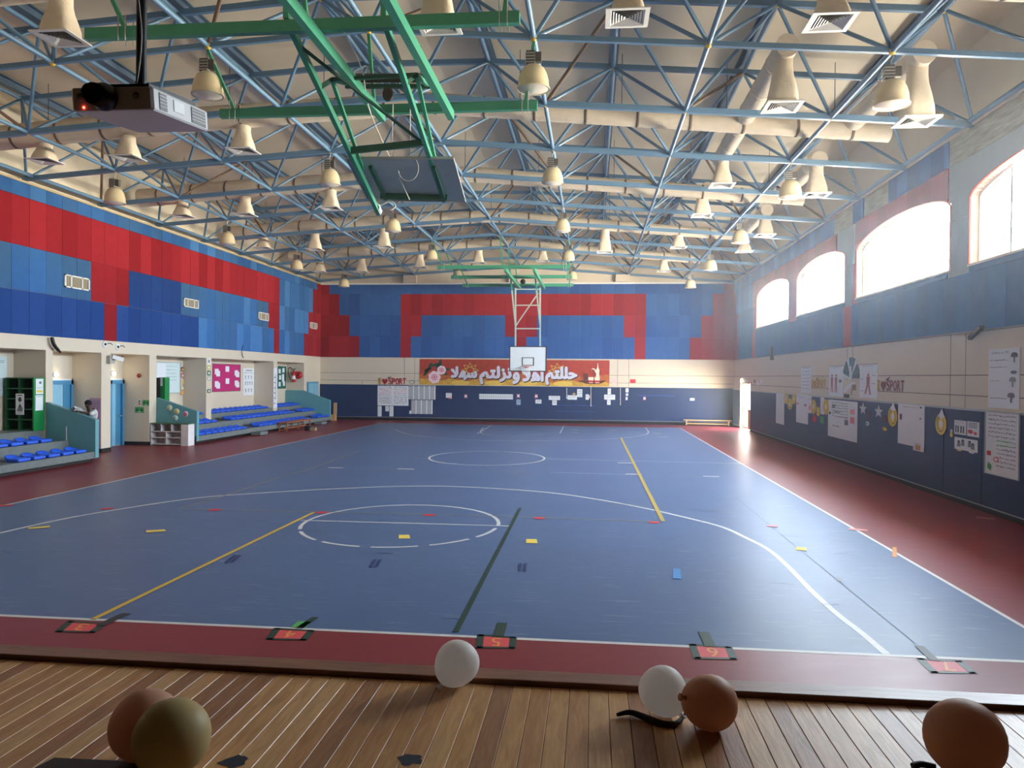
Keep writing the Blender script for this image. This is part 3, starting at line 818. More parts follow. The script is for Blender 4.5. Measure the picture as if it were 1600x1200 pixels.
for u in (.2, .8): b.bar(lerp(lerp(c4[0], c4[1], u), lerp(c4[3], c4[2], u), .15) - nrm * .04, lerp(lerp(c4[0], c4[1], u), lerp(c4[3], c4[2], u), .93) - nrm * .04, .06, .06, GDARK)
b.bar(lerp(lerp(c4[0], c4[3], .86), lerp(c4[1], c4[2], .86), .16) - nrm * .04, lerp(lerp(c4[0], c4[3], .86), lerp(c4[1], c4[2], .86), .84) - nrm * .04, .06, .1, GDARK)
b.build('board_bracket', parent=BBk)
b = MB()
for m0 in (mA[1], mB_[1]):
    for k in range(5): b.lathe(Vector(m0) + Vector((0, -.04 - .03 * k, .03 + .012 * k)), [(.06, -.012), (.075, 0), (.06, .012)], WROPE, n=10, axis=(0, 1, .3))
b.path(smooth([at(592, 322, y=13.6), at(600, 318, y=13.6), at(610, 314, y=13.6), at(618, 322, y=13.6), at(610, 328, y=13.6)], 4), .015, WROPE)
b.build('rope_lashing', parent=t)
b = MB(); b.path(smooth([at(536, 47, y=9.7), at(566, 110, y=11), at(580, 180, y=12), at(640, 312, y=13.4)], 5), .009, WROPE); b.path([at(614, 163, y=11.9), at(612, 250, y=12.5)], .007, WROPE); b.path([at(641, 170, y=11.9), at(641, 250, y=12.5)], .007, WROPE)
b.path([at(640 + 16 * math.cos(a) - 2, 263 + 20 * math.sin(a), y=12.5) for a in np.linspace(-2.2, 3.0, 20)], .006, WROPE, n=5)
b.build('pull_cord', parent=t)
# far goal, let down
t = thing('basketball_goal', 'far basketball goal let down from green beams, white backboard with hoop before the banner', 'basketball goal', (-3.1, 36, 3.9), 'suspended basketball goals')
carrier(t, (31.48, 34.6, 37.72))
MASTW = mat('pale_green_mast', (176, 196, 186), .45)
YB = 36.9
for a in (805.5, 844):
    p = at(a, 444, y=YB); q = at(a, 572, y=YB)
    b = MB(); b.bar(p, q, .07, .07, MASTW); b.build('mast', parent=t)
    b = MB(); u = at(a - 9, 420, y=34.6); w = at(a, 511, y=YB); b.bar(u, lerp(u, w, .35), .06, .06, GREEN); b.bar(lerp(u, w, .35), w, .06, .06, MASTW); b.build('brace', parent=t)
for y in (452, 477, 513.5):
    b = MB(); b.bar(at(805, y, y=YB), at(844, y, y=YB), .05, .05, MASTW); b.build('cross_bar', parent=t)
b = MB(); b.bar(at(806, 509, y=YB), at(841, 458, y=YB), .05, .05, MASTW); b.build('cross_bar', parent=t)
b = MB(); b.ball(at(817, 440, y=YB), .13, BLACK); b.build('winch_weight', parent=t)
bp = Panel('far', 797, 541.5, 853, 580, Y=YB - .12, thick=.04).sheet(WHITE)
bd = tag(bp.mb.build('backboard', parent=t), '', '') if False else bp.mb.build('backboard', parent=t)
pm = Panel('far', 797, 541.5, 853, 580, Y=YB - .12, thick=.04); LN = mat('dark_board_line', (70, 60, 58), .6)
for u0, v0, u1, v1 in ((.33, .22, .36, .56), (.64, .22, .67, .56), (.33, .53, .67, .56), (.33, .22, .67, .25)): pm.rect(u0, v0, u1, v1, LN)
pm.mb.build('target_square', parent=bd)
pm = Panel('far', 797, 541.5, 853, 580, Y=YB - .12, thick=.04)
for u0, v0, u1, v1 in ((-.015, -.02, .012, 1.02), (.988, -.02, 1.015, 1.02), (-.015, .98, 1.015, 1.02), (-.015, -.03, 1.015, .015)): pm.rect(u0, v0, u1, v1, LN, lift=0, thick=.05)
pm.mb.build('board_edge', parent=bd)
rim = pm.P(.48, .18, .05); c = rim + Vector((-.03, -.33, 0))
b = MB(); ORIM = mat('faded_orange_rim', (206, 96, 84), .5)
b.path([c + Vector((.24 * math.cos(a), .24 * math.sin(a), 0)) for a in np.linspace(0, 2 * PI, 25)], .014, ORIM, n=6); b.box(rim + Vector((-.1, -.12, -.06)), rim + Vector((.06, 0, .02)), ORIM); b.build('hoop', parent=t)
b = MB(); NET = mat('white_net', (222, 220, 214), .8)
for i in range(10):
    for s in (1, -1):
        a0 = 2 * PI * i / 10
        b.path([c + Vector(((.24 - .1 * k / 3) * math.cos(a0 + s * k * .31), (.24 - .1 * k / 3) * math.sin(a0 + s * k * .31), -.13 * k)) for k in range(4)], .006, NET, n=4)
b.build('net', parent=t)

# ------------------------------------------------------------------ ceiling projector
def oriented(vx, vy, vz, o): return lambda x, y, z: Vector(o) + vx * x + vy * y + vz * z
PJ = thing('ceiling_projector', 'white video projector hanging on a black pole at upper left, lens towards the stage', 'projector', at(175, 140, y=4.3))
fc = [at(112, 138, y=4.2), at(240, 135, y=4.2), at(240, 171, y=4.2), at(112, 174, y=4.2)]
vx = (fc[1] - fc[0]).normalized()
back = at(303, 206, y=4.95) - fc[2]
vy = (back - vx * back.dot(vx)); dep = vy.length; vy.normalize(); vz = vx.cross(vy).normalized()
Wp = (fc[1] - fc[0]).length; Hp = (fc[1] - fc[2]).length
shear = back.dot(vx)
T = oriented(vx, vy, vz, fc[3])
PW_ = mat('projector_white', (206, 204, 202), .4, .5)
VENT = mat('vent_grey', (120, 120, 116), .6)
b = MB()
sec = [(.0, .01), (.01, 0), (Wp - .01, 0), (Wp, .01), (Wp, Hp - .012), (Wp - .012, Hp), (.012, Hp), (0, Hp - .012)]
vs = []
for y, s in ((0, .94), (.015, 1), (dep - .015, 1), (dep, .97)):
    for x, z in sec: vs.append(T((x - Wp / 2) * s + Wp / 2 + shear * y / dep * .35, y, (z - Hp / 2) * s + Hp / 2))
n = len(sec); b.add(vs, [(j * n + i, j * n + (i + 1) % n, (j + 1) * n + (i + 1) % n, (j + 1) * n + i) for j in range(3) for i in range(n)] + [tuple(range(n))[::-1], tuple(range(3 * n, 4 * n))], PW_)
b.build('housing', parent=PJ)
def TS(x, y, z): return T(x + shear * y / dep * .35, y, z)
b = MB(); lc = T(Wp * .43, 0, Hp * .55)
b.lathe(lc, [(.07, -.01), (.078, .0), (.078, .03), (.066, .05), (.06, .12), (.05, .12), (.046, .06), (.001, .055)], BLACK, n=24, axis=-vy); b.build('lens', parent=PJ)
b = MB(); b.lathe(T(Wp * .3, 0, Hp * .72), [(.001, .05), (.05, .05), (.056, .03), (.056, -.005)], BLACK, n=20, axis=-vy); b.build('lens_cap', parent=PJ)
for u in (.12, .8):
    b = MB(); b.lathe(T(Wp * u, 0, Hp * .6), [(.001, .004), (.02, .004), (.021, 0)], VENT, n=16, axis=-vy); b.build('sensor_window', parent=PJ)
b = MB(); b.ball(T(Wp * .155, -.002, Hp * .15), .006, emis('red_standby_lamp', (255, 70, 50), 3)); b.build('standby_light', parent=PJ)
for y0, y1, z0, z1, m, nm in ((.1, .22, .12, .85, VENT, 'side_vent'), (.34, .52, .3, .8, WHITE, 'lamp_cover'), (.66, .93, .12, .86, VENT, 'side_vent')):
    b = MB(); b.prism([TS(Wp, dep * y0, Hp * z0), TS(Wp, dep * y1, Hp * z0), TS(Wp, dep * y1, Hp * z1), TS(Wp, dep * y0, Hp * z1)], vx * .004, m)
    if nm == 'side_vent':
        for k in range(1, 5): zz = z0 + (z1 - z0) * k / 5; b.prism([TS(Wp + .004, dep * y0, Hp * zz), TS(Wp + .004, dep * y1, Hp * zz), TS(Wp + .004, dep * y1, Hp * (zz + .03)), TS(Wp + .004, dep * y0, Hp * (zz + .03))], vx * .003, PW_)
    b.build(nm, parent=PJ)
b = MB(); pc = T(Wp * .5, dep * .4, Hp); b.prism([T(Wp * .12, dep * .1, Hp), T(Wp * .88, dep * .1, Hp), T(Wp * .88, dep * .8, Hp), T(Wp * .12, dep * .8, Hp)], vz * .03, BLACK)
b.build('mount_plate', parent=PJ)
b = MB(); b.tube(pc, (pc.x + .02, pc.y, zb(pc.x) + DEPTH + .3), .03, BLACK, n=12); b.build('pole', parent=PJ)
b = MB(); b.path(smooth([pc + Vector((-.02, -.03, .02)), pc + Vector((.03, -.05, .35)), pc + Vector((.0, -.05, .8)), pc + Vector((.03, -.05, 2.0)), pc + Vector((.03, -.05, 4))], 5), .008, mat('grey_cable', (150, 148, 144), .6)); b.build('cable', parent=PJ)

# ------------------------------------------------------------------ spectator stands on the left
XFRONT = -13.46
TIERS = [(-13.46, .29), (-14.22, .59), (-14.96, .86)]
def make_stand(label, y0, y1, near_wall, far_wall, far_flat):
    t = thing('spectator_stand', label, 'spectator stand', (XFRONT - .7, (y0 + y1) / 2, 0), 'teal-ended spectator stands')
    for k, (x, z) in enumerate(TIERS):
        b = MB(); lo = z - (.18 if k == 0 else .3)
        if k < 2: b.box((x, y0, lo), (TIERS[k + 1][0] - .02, y1, z), CONC)
        if k == 2:
            for a, c in zip(COLS[:-1], COLS[1:]):
                n0, n1 = max(a[1], y0), min(c[0], y1)
                if n1 > n0: b.box((x, n0 + .005, lo), (XN + .01, n1 - .005, z), CONC)
        b.build('step', parent=t)
    b = MB(); b.box((XFRONT - .22, y0, 0), (XFRONT - .3, y1, .12), BLACK); b.box((XFRONT - .3, y0 + .05, 0), (XL + .03, y1 - .05, .28), BLACK); b.build('plinth', parent=t)  # recessed base coloured black to paint the shadow under the overhanging step
    for yw, on in ((y0, near_wall), (y1 - .15, far_wall)):
        if not on: continue
        b = MB(); xb = XL + .0
        pr = [(XFRONT + .02, .12), (XFRONT + .02, 1.15), (xb, 1.6), (xb, .12)]
        if yw > y0 + 1: pr = [(XFRONT + .02, .12), (XFRONT + .02, 1.13), (XL, 1.62), (XN + .02, 1.62), (XN + .02, .12)]
        b.prism([(x, yw, z) for x, z in pr], (0, .15, 0), TEAL); b.build('end_wall', parent=t)
    return t
ST1 = make_stand('near spectator stand on the left with teal sloping end wall, cut by the picture edge', 14.6, 19.77, False, True, False)
# near stand: its end wall slopes and stops at the column face
for ch in list(ST1.children):
    if ch.name.startswith('end_wall'): bpy.data.objects.remove(ch)
b = MB(); b.prism([(XFRONT + .02, 19.62, .12), (XFRONT + .02, 19.62, 1.16), (XL + .02, 19.62, 1.62), (XL + .02, 19.62, .12)], (0, .15, 0), TEAL); b.build('end_wall', parent=ST1)
ST2 = make_stand('long far spectator stand on the left with teal end walls and three rows', 25.02, 38.59, True, True, True)
for X_, y, st in ((XFRONT, 14.95, ST1), (XFRONT, 29.6, ST2), (XFRONT, 36.55, ST2)):
    b = MB(); b.box((X_ + .02, y - .35, .02), (X_ + .4, y + .35, .14), CONC); b.build('aisle_step', parent=st)
b = MB()
b.tube((-14.2, 19.5, .6), (-14.2, 19.5, .98), .015, ALU); b.tube((-14.93, 19.5, .86), (-14.93, 19.5, 1.2), .015, ALU); b.build('rail_stub', parent=ST1)
# coloured discs on the far stand's near end wall
for px, py, c in ((265, 637, (196, 214, 170)), (276, 643, (224, 204, 120)), (290, 647, (214, 120, 150)), (274, 653, (170, 206, 196))):
    q = Panel('side', px - 5, py - 5, px + 5, py + 5, Y=25.02, thick=.004)
    m = mat('disc_%d' % c[2], c, .6)
    q.mb.lathe(q.P(.5, .5), [(.001, .006), (.1, .006), (.1, 0)], PAPER, n=20, axis=q.N); q.mb.lathe(q.P(.5, .5, .006), [(.001, .002), (.08, .002), (.08, 0)], m, n=20, axis=q.N)
    q.scribble(.3, .7, .45, .2, DARKINK, c[2])
    q.done('floor_disc_picture' if False else 'picture_disc', {170: 'green-rimmed round picture, uppermost of four on the teal end wall', 120: 'yellow round picture between the other discs on the teal end wall', 150: 'pink round picture, rightmost of four on the teal end wall', 196: 'pale blue round picture, lowest of four on the teal end wall'}[c[2]], 'picture disc', 'round pictures on the teal wall')

def make_seat(label):
    """moulded seat: dished pan, rolled front lip, low back rim; origin under the seat, front towards +x"""
    t = thing('stand_seat', label, 'seat', (0, 0, 0), 'blue seats of the stands')
    b = MB(); N = 20; W_, D_ = .205, .2; vs = []; fs = []
    def ringp(k, z, lift): 
        o = []
        for i in range(N):
            a = 2 * PI * i / N; c, s_ = math.cos(a), math.sin(a); q = (abs(c) ** 4 + abs(s_) ** 4) ** -.25
            x, y = D_ * k * c * q, W_ * k * s_ * q; back = max(0, -x / D_) ** 2
            o.append((x - .02, y, z + lift * back))
        return o
    for k, z, l in ((.8, .0, 0), (.97, .05, .02), (1.0, .085, .075), (.93, .095, .08), (.8, .075, .03), (.45, .06, 0), (.02, .058, 0)): vs += ringp(k, z, l)
    for j in range(6): fs += [(j * N + i, j * N + (i + 1) % N, (j + 1) * N + (i + 1) % N, (j + 1) * N + i) for i in range(N)]
    b.add(vs, fs, SEATB, True); b.build('seat_pan', parent=t)
    b = MB(); b.box((.15, -.2, .02), (.21, .2, .085), SEATB); b.build('front_lip', parent=t, bevel=.015)
    return t
def Yat(px, x, py=690): return at(px, py, x=x).y
SEATROWS = [   # stand, row, start y, seats, pitch
    (1, 0, 17.05, 5, .515), (1, 0, 15.25, 2, .515), (1, 1, 15.2, 8, .515), (1, 2, 15.5, 5, .515),
    (2, 0, 25.45, 8, .475), (2, 0, 30.3, 12, .475), (2, 0, 37.0, 4, .45),
    (2, 1, 25.45, 6, .475), (2, 1, 29.4, 14, .475), (2, 1, 36.9, 4, .45),
    (2, 2, 25.4, 7, .46), (2, 2, 29.12, 12, .46), (2, 2, 35.48, 7, .44)]
proto = None; cnt = {}
for st, row, y0, n, pitch in SEATROWS:
    for i in range(n):
        x, z = TIERS[row]; y = y0 + pitch * i
        if st == 1 and y < 14.8: continue
        c = cnt.get((st, row), 0); cnt[(st, row)] = c + 1
        NUM = ORD + ['seventeenth', 'eighteenth', 'nineteenth', 'twentieth', '21st', '22nd', '23rd', '24th', '25th', '26th', '27th', '28th', '29th']
        lab = 'blue plastic seat, %s from the near end, %s row of the %s stand' % (NUM[c], ('front', 'middle', 'back')[row], ('near', 'far')[st - 1])
        p = (x - .225, y, z)
        if proto is None: proto = make_seat(lab); proto.location = p
        else: copy_tree(proto, p, lab)

# ------------------------------------------------------------------ doors, vents and fittings of the left wall
DOORB = mat('light_blue_door', (134, 186, 208), .4, .4); FRB = mat('blue_door_frame', (72, 140, 180), .4, .4)
def niche_door(n, ya, yb, ajar):
    b = MB()
    for y0, y1 in ((ya, ya + .1), (yb - .1, yb)): b.box((XN, y0, 0), (XN + .1, y1, 2.2), FRB)
    b.box((XN, ya, 2.08), (XN + .1, yb, 2.2), FRB)
    d = b.build('door_%d' % n, base=(XN, (ya + yb) / 2, 0), kind='structure')
    b = MB()
    for y0, y1, z0, z1 in ((ya - .05, ya, 0, 2.25), (yb, yb + .05, 0, 2.25), (ya - .05, yb + .05, 2.2, 2.25)): b.box((XN, y0, z0), (XN + .04, y1, z1), WHITE)
    b.build('door_trim', parent=d)
    b = MB()
    if ajar:
        b.box((XN + .01, ya + .1, .02), (XN + .05, ya + .75, 2.08), DOORB); b.build('leaf', parent=d)
        b = MB(); b.box((XN + .01, ya + .8, .02), (XN + .05, yb - .1, 2.08), FRB); b.build('leaf', parent=d)
        b = MB(); b.box((XN + .012, ya + .75, .02), (XN + .03, ya + .8, 2.08), WHITE); b.build('lit_gap', parent=d)
    else:
        b.box((XN + .01, ya + .1, .02), (XN + .05, yb - .42, 2.08), DOORB); b.build('leaf', parent=d)
        b = MB(); b.box((XN + .005, yb - .42, .02), (XN + .02, yb - .1, 2.08), FRB); b.build('leaf', parent=d)
    b = MB(); b.tube((XN + .05, ya + .62, 1.0), (XN + .1, ya + .62, 1.0), .02, ALU); b.tube((XN + .1, ya + .62, 1.0), (XN + .1, ya + .5, 1.0), .015, ALU); b.build('handle', parent=d)
niche_door(1, 20.75, 22.0 - .05, True)
niche_door(2, 23.75, 24.52, False)
b = MB(); b.box((XL, 39.0, 0), (XL + .06, 40.6, 2.06), FRB); d3 = b.build('door_3', base=(XL, 39.8, 0), kind='structure')
for y0, y1 in ((39.08, 39.78), (39.82, 40.52)):
    b = MB(); b.box((XL + .06, y0, .02), (XL + .09, y1, 1.98), DOORB); b.build('leaf', parent=d3)
# door to the outside at the far right
b = MB(); ya, yb = DOOR_Y; FRD = mat('cream_door_frame', (214, 190, 150), .5)
for y0, y1 in ((ya, ya + .08), (yb - .08, yb)): b.box((XR - .03, y0, 0), (XR + .25, y1, 2.28), FRD)
b.box((XR - .03, ya, 2.2), (XR + .25, yb, 2.28), FRD)
d4 = b.build('door_4', base=(XR, (ya + yb) / 2, 0), kind='structure')
b = MB(); b.box((XR + .1, ya + .08, .02), (XR + .15, ya + 1.16, .98), WOODL); b.box((XR + .1, ya + .08, .98), (XR + .15, ya + .2, 2.2), WOODL); b.box((XR + .1, ya + 1.06, .98), (XR + .15, ya + 1.16, 2.2), WOODL); b.build('leaf', parent=d4)
b = MB(); b.box((XR + .12, ya + .2, .98), (XR + .128, ya + 1.06, 2.2), GLASS); b.build('pane', parent=d4)
b = MB(); b.box((XR + .1, ya + 1.2, .02), (XR + .15, ya + 1.34, 2.2), FRD); b.box((XR + .1, yb - .2, .02), (XR + .15, yb - .08, 2.2), FRD); b.box((XR + .1, ya + 1.34, .02), (XR + .15, yb - .2, .12), FRD); b.build('leaf', parent=d4)
b = MB(); b.box((XR + .12, ya + 1.34, .12), (XR + .128, yb - .2, 2.2), GLASS); b.build('pane', parent=d4)

for k, (a, c) in enumerate((((98, 428), (137, 455)), ((285, 465), (308, 483)), ((402, 487), (418, 502)), ((483, 503), (494, 515)))):
    p = Panel('left', a[0], a[1], c[0], c[1], off=.04, thick=.03)
    b = p.mb
    for u0, v0, u1, v1 in ((0, 0, 1, .1), (0, .9, 1, 1), (0, 0, .05, 1), (.95, 0, 1, 1), (.24, 0, .28, 1), (.68, 0, .72, 1)): b.prism([p.P(u0, v0), p.P(u1, v0), p.P(u1, v1), p.P(u0, v1)], p.N * .03, WHITE)
    o = p.mb.build('wall_vent'); tag(o, 'white framed vent in the padded left wall, ' + ['nearest and largest of four', 'second from the stage', 'third from the stage', 'last one on red near the corner'][k], 'vent', 'white vents in the left wall')
    sl = mat('tan_louvre', (150, 140, 118), .6); b = MB()
    for j in range(12):
        u = .05 + .9 * j / 12; b.prism([p.P(u, .1, .002), p.P(u + .05, .1, .012), p.P(u + .05, .9, .012), p.P(u, .9, .002)], p.N * .004, sl)
    b.prism([p.P(.05, .1, -.004), p.P(.95, .1, -.004), p.P(.95, .9, -.004), p.P(.05, .9, -.004)], p.N * .004, SLOT)
    b.build('louvre', parent=o)

# lamps by the niche doors, cameras, alarm bell
LIT = emis('lit_lamp', (255, 244, 214), 6)
def bulkhead(px, py, words_, X=XN, n=(1, 0, 0), r=.075):
    p = at(px, py, x=X); N = Vector(n)
    b = MB(); b.lathe(p, [(.001, .09), (r * .8, .07), (r, 0)], LIT, n=18, axis=N); o = b.build('bulkhead_lamp'); tag(o, words_, 'lamp', 'lit bulkhead lamps')
    b = MB(); b.lathe(p, [(r, 0), (r * 1.2, 0), (r * 1.2, .03), (r, .03)], WHITE, n=18, axis=N); b.build('rim', parent=o)
bulkhead(86, 585, 'lit bulkhead lamp above the ajar blue door at left')
bulkhead(176, 584, 'lit bulkhead lamp above the blue door beside the cream column')
bulkhead(1160, 595, 'lit bulkhead lamp above the bright doorway at the far right', X=XR, n=(-1, 0, 0), r=.12)
for px, py, w in ((163, 538, 'left of two round wall cameras under the red panel'), (183, 542, 'right of two round wall cameras under the red panel')):
    p = at(px, py, x=XL); b = MB(); b.lathe(p, [(.001, .04), (.085, .04), (.11, .02), (.11, 0)], WHITE, n=18, axis=(1, 0, 0)); o = b.build('dome_camera'); tag(o, 'white ' + w, 'camera', 'round cameras on the left beam')
    b = MB(); b.ball(p + Vector((.045, -.02, .0)), .04, BLACK); b.build('dome', parent=o)
    b = MB(); b.path([p + Vector((0, .1, .02)), p + Vector((.01, .3, .05)), p + Vector((0, .4, .0))], .012, DARKINK); b.build('cable', parent=o)
p = at(170, 562, x=XL); b = MB(); b.box(p + Vector((0, -.12, -.12)), p + Vector((.12, .12, .12)), mat('pale_grey_box', (176, 172, 166), .5)); b.bar(p + Vector((.1, 0, .1)), p + Vector((.3, .25, .0)), .16, .12, WHITE)
one('wall_floodlight', 'grey floodlight box on the cream column between the niches', 'floodlight', b)
b = MB(); b.path(smooth([at(81, 527, x=XL + .1), at(84, 538, x=XL + .12), at(90, 546, x=XL + .12), at(95, 551, x=XL + .1)], 5), [.05] * 8 + [.045] * 4 + [.03] * 3 + [.01], BLACK, n=8); one('hanging_strap', 'black hanging strap below the blue panels at far left', 'strap', b)
b = MB(); b.path(smooth([at(380, 539, x=XL + .04), at(378, 548, x=XL + .06), at(379, 556, x=XL + .04), at(381, 559, x=XL + .04)], 4), .014, DARKINK); one('wall_cable', 'short dark cable end above the magenta board', 'cable', b)
q = at(1207, 553, x=XR - .04); b = MB(); b.box(q + Vector((-.08, -.06, -.25)), q + Vector((.04, .06, .3)), mat('dull_bracket', (92, 88, 90), .6)); one('wall_bracket', 'small dark bracket at the padding edge near the bright doorway', 'bracket', b)
q = at(1532, 519, x=XR - .04); b = MB(); b.bar(q + Vector((-.05, .3, -.1)), q + Vector((-.1, -.25, .08)), .08, .07, MATS['dull_bracket']); one('wall_bracket', 'dark torn bracket below the grey padding at far right', 'bracket', b)
def on_side(px, py, Y): return at(px, py, y=Y)
p = on_side(217, 587, 24.56); b = MB(); b.lathe(p, [(.001, .05), (.05, .045), (.075, 0)], mat('dull_red_bell', (150, 52, 48), .5), n=16, axis=(0, -1, 0)); one('alarm_bell', 'red alarm bell on the niche side wall right of the blue door', 'alarm bell', b)
for x0, y0, x1, y1, m, nm, lab, cat in ((216, 624, 220, 634, None, 'switch_plate', 'small dark switch plate beside the green notices', 'switch'), (223, 625, 235, 634, GRN, 'wall_notice', 'upper right bright green notice on the niche side wall', 'notice'), (211, 636, 225, 645, GRN, 'wall_notice', 'lower left bright green notice on the niche side wall', 'notice')):
    q = Panel('side', x0, y0, min(x1, 233.4), y1, Y=24.58 - .002, off=.002); q.sheet(m or WHITE)
    if m: q.oval(.25, .5, .12, .2, DARKINK); q.oval(.75, .5, .12, .2, DARKINK); q.rect(.3, .1, .7, .2, PAPER)
    else: q.oval(.5, .7, .3, .18, DARKINK); q.oval(.5, .3, .3, .18, RED)
    q.done(nm, lab, cat)
PURP = mat('dusty_purple_paper', (176, 140, 170), .7)
q = Panel('side', 140, 622, 157.4, 708, Y=22.02 - .002, off=.002); q.sheet(PURP)
for k in range(5): q.scribble(.1, .9, .93 - k * .03, .014, DARKINK, k)
q.done('wall_banner', 'long purple paper banner behind the person beside the cream column', 'banner')

# ------------------------------------------------------------------ furniture along the left wall
GC = mat('dark_green_cabinet', (14, 84, 44), .45, .4); GCI = mat('green_cabinet_inside', (12, 46, 30), .7); GCL = mat('lit_side_green', (18, 132, 66), .45, .4)  # side gets a brighter green: window light put into its colour
def open_cabinet(label):
    # pigeonhole cabinet standing on the top step in the corner of the first niche
    yb0, yb1 = 19.2, 19.6
    x0 = at(8, 600, y=yb0).x; x1 = XL - .05; zt = at(30, 590, y=yb0).z; zbm = .86
    t = thing('pigeonhole_cabinet', label, 'cabinet', ((x0 + x1) / 2, 19.4, zbm))
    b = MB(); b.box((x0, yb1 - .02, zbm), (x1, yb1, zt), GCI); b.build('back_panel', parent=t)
    for x in (x0, (x0 + x1) / 2 - .015):
        b = MB(); b.box((x, yb0, zbm), (x + .03, yb1 - .02, zt), GC); b.build('upright', parent=t)
    for k in range(6):
        z = zbm + (zt - zbm - .03) * k / 5; b = MB(); b.box((x0 + .03, yb0 + .01, z), (x1, yb1 - .02, z + .03), GC); b.build('shelf', parent=t)
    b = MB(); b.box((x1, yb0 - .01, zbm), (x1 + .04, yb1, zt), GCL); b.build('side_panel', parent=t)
    return t, yb0, x1 + .04
CAB, cyb, cxs = open_cabinet('dark green pigeonhole cabinet on the top step of the near stand')
def side_sheet(x0, y0, x1, y1, Y, m, off=.004): return Panel('side', x0, y0, x1, y1, Y=Y, off=off).sheet(m)
q = side_sheet(25, 615, 38, 648, cyb - .002, PAPER); q.oval(.5, .72, .2, .12, DARKINK); q.poly([(.15, .2), (.5, .55), (.85, .3), (.8, .15), (.2, .15)], INK); q.rect(.2, .9, .8, .94, DARKINK); q.scribble(.1, .9, .06, .05, DARKINK, 3); q.oval(.5, .4, .1, .06, DARKINK)
q.done('hanging_poster', 'tall white poster with a dark figure hung on the green cabinet', 'poster')
q = Panel('left', 55.5, 592, 67, 615.5, X=cxs).sheet(PAPER); q.oval(.6, .75, .18, .09, INK); q.rect(.1, .1, .9, .25, YEL); q.scribble(.1, .9, .4, .05, INK, 2); q.done('cabinet_notice', 'upper notice with orange band on the green cabinet side', 'notice')
q = Panel('left', 55, 617.5, 66.5, 641, X=cxs).sheet(PAPER); q.scribble(.1, .9, .9, .05, INK, 5); q.done('cabinet_notice', 'lower plain white notice on the green cabinet side', 'notice')
q = Panel('left', -14, 556, 10, 618, X=XN + .0); q.sheet(mat('whiteboard_face', (206, 222, 222), .3)); q.scribble(.5, .85, .88, .02, DARKINK, 4); q.scribble(.5, .8, .84, .02, DARKINK, 6); q.done('whiteboard', 'pale whiteboard cut by the left picture edge beside the green cabinet', 'whiteboard')
# low white cube shelf in front of the teal wall
SW = mat('white_shelf_board', (222, 216, 218), .5); SIN = mat('rosy_shelf_inside', (196, 178, 180), .7)
a = at(235, 694, y=24.6); c = at(283.5, 693.5, y=24.6); a.z = c.z = 0
ux = (c - a); ux.z = 0; Lw = ux.length; ux.normalize(); uy = Vector((-ux.y, ux.x, 0)); Hs = .72
t = thing('cube_shelf', 'low white cube shelf with green top edge against the teal end wall', 'shelf', (a + c) / 2)
S_ = lambda u, v, z: a + ux * u + uy * v + Vector((0, 0, z))
def sbox(b, u0, u1, v0, v1, z0, z1, m): b.prism([S_(u0, v0, z0), S_(u1, v0, z0), S_(u1, v1, z0), S_(u0, v1, z0)], (0, 0, z1 - z0), m)
DS = .38
b = MB(); sbox(b, 0, Lw, DS - .02, DS, .03, Hs, SIN); b.build('back_panel', parent=t)
b = MB(); sbox(b, 0, Lw + .25, 0, DS, Hs, Hs + .035, mat('green_shelf_edge', (70, 110, 84), .5)); b.build('shelf_top', parent=t)
for u in (0, Lw - .025):
    b = MB(); sbox(b, u, u + .03, 0, DS - .02, 0, Hs, SW); b.build('side_panel', parent=t)
b = MB(); sbox(b, Lw, Lw + .25, -.02, DS, 0, Hs, SW); b.build('side_cabinet', parent=t)
for z in (.03, .25, .46):
    b = MB(); sbox(b, .03, Lw - .025, 0, DS - .02, z, z + .025, SW); b.build('shelf_board', parent=t)
for u, z0, z1 in ((Lw * .5, .055, .25), (Lw * .5, .275, .46), (Lw * .34, .485, Hs), (Lw * .67, .485, Hs)):
    b = MB(); sbox(b, u - .012, u + .012, 0, DS - .02, z0, z1, SW); b.build('divider', parent=t)
# boards and notices in the far niches
MAG = mat('magenta_felt', (190, 44, 112), .9)
q = Panel('left', 331.5, 568, 375, 611, X=XN); q.sheet(MAG)
for u0, v0, u1, v1 in ((0, 0, 1, .02), (0, .98, 1, 1), (0, 0, .012, 1), (.988, 0, 1, 1)): q.rect(u0, v0, u1, v1, mat('brown_frame', (110, 84, 78), .5), thick=.012)
for u, v in ((.08, .62), (.45, .72), (.78, .58), (.08, .18), (.45, .28), (.78, .2), (.12, .55), (.82, .52), (.12, .12), (.82, .14)):
    q.rect(u, v, u + .13, v + .2, PAPER); q.scribble(u + .02, u + .11, v + .1, .05, INK, int(u * 90)); q.scribble(u + .02, u + .11, v + .04, .04, INK, int(v * 90))
q.done('notice_board', 'magenta felt notice board with white sheets in the wide niche', 'notice board')
q = Panel('left', 380, 575, 396.5, 617, X=XN); q.sheet(PAPER); q.rect(.2, .9, .8, .93, INK); q.scribble(.1, .9, .82, .03, INK, 1)
for j, (v, n) in enumerate(((.6, 3), (.38, 4), (.12, 3))):
    for i in range(n): u = .12 + .8 * i / n; q.oval(u + .08, v + .1, .035, .025, DARKINK); q.poly([(u + .05, v), (u + .11, v), (u + .09, v + .09), (u + .06, v + .09)], INK)
q.done('exercise_poster', 'white exercise poster with small figures right of the magenta board', 'poster')
q = Panel('left', 433.6, 572, 446.5, 607, X=XN); q.sheet(mat('green_felt', (20, 96, 84), .9))
for u, v in ((.1, .68), (.55, .72), (.15, .4), (.5, .45), (.1, .1), (.6, .12), (.5, .3)): q.rect(u, v, u + .26, v + .2, PAPER); q.scribble(u + .03, u + .22, v + .1, .05, INK, int(u * 70))
q.done('notice_board', 'dark green notice board with pale sheets in the last niche', 'notice board')
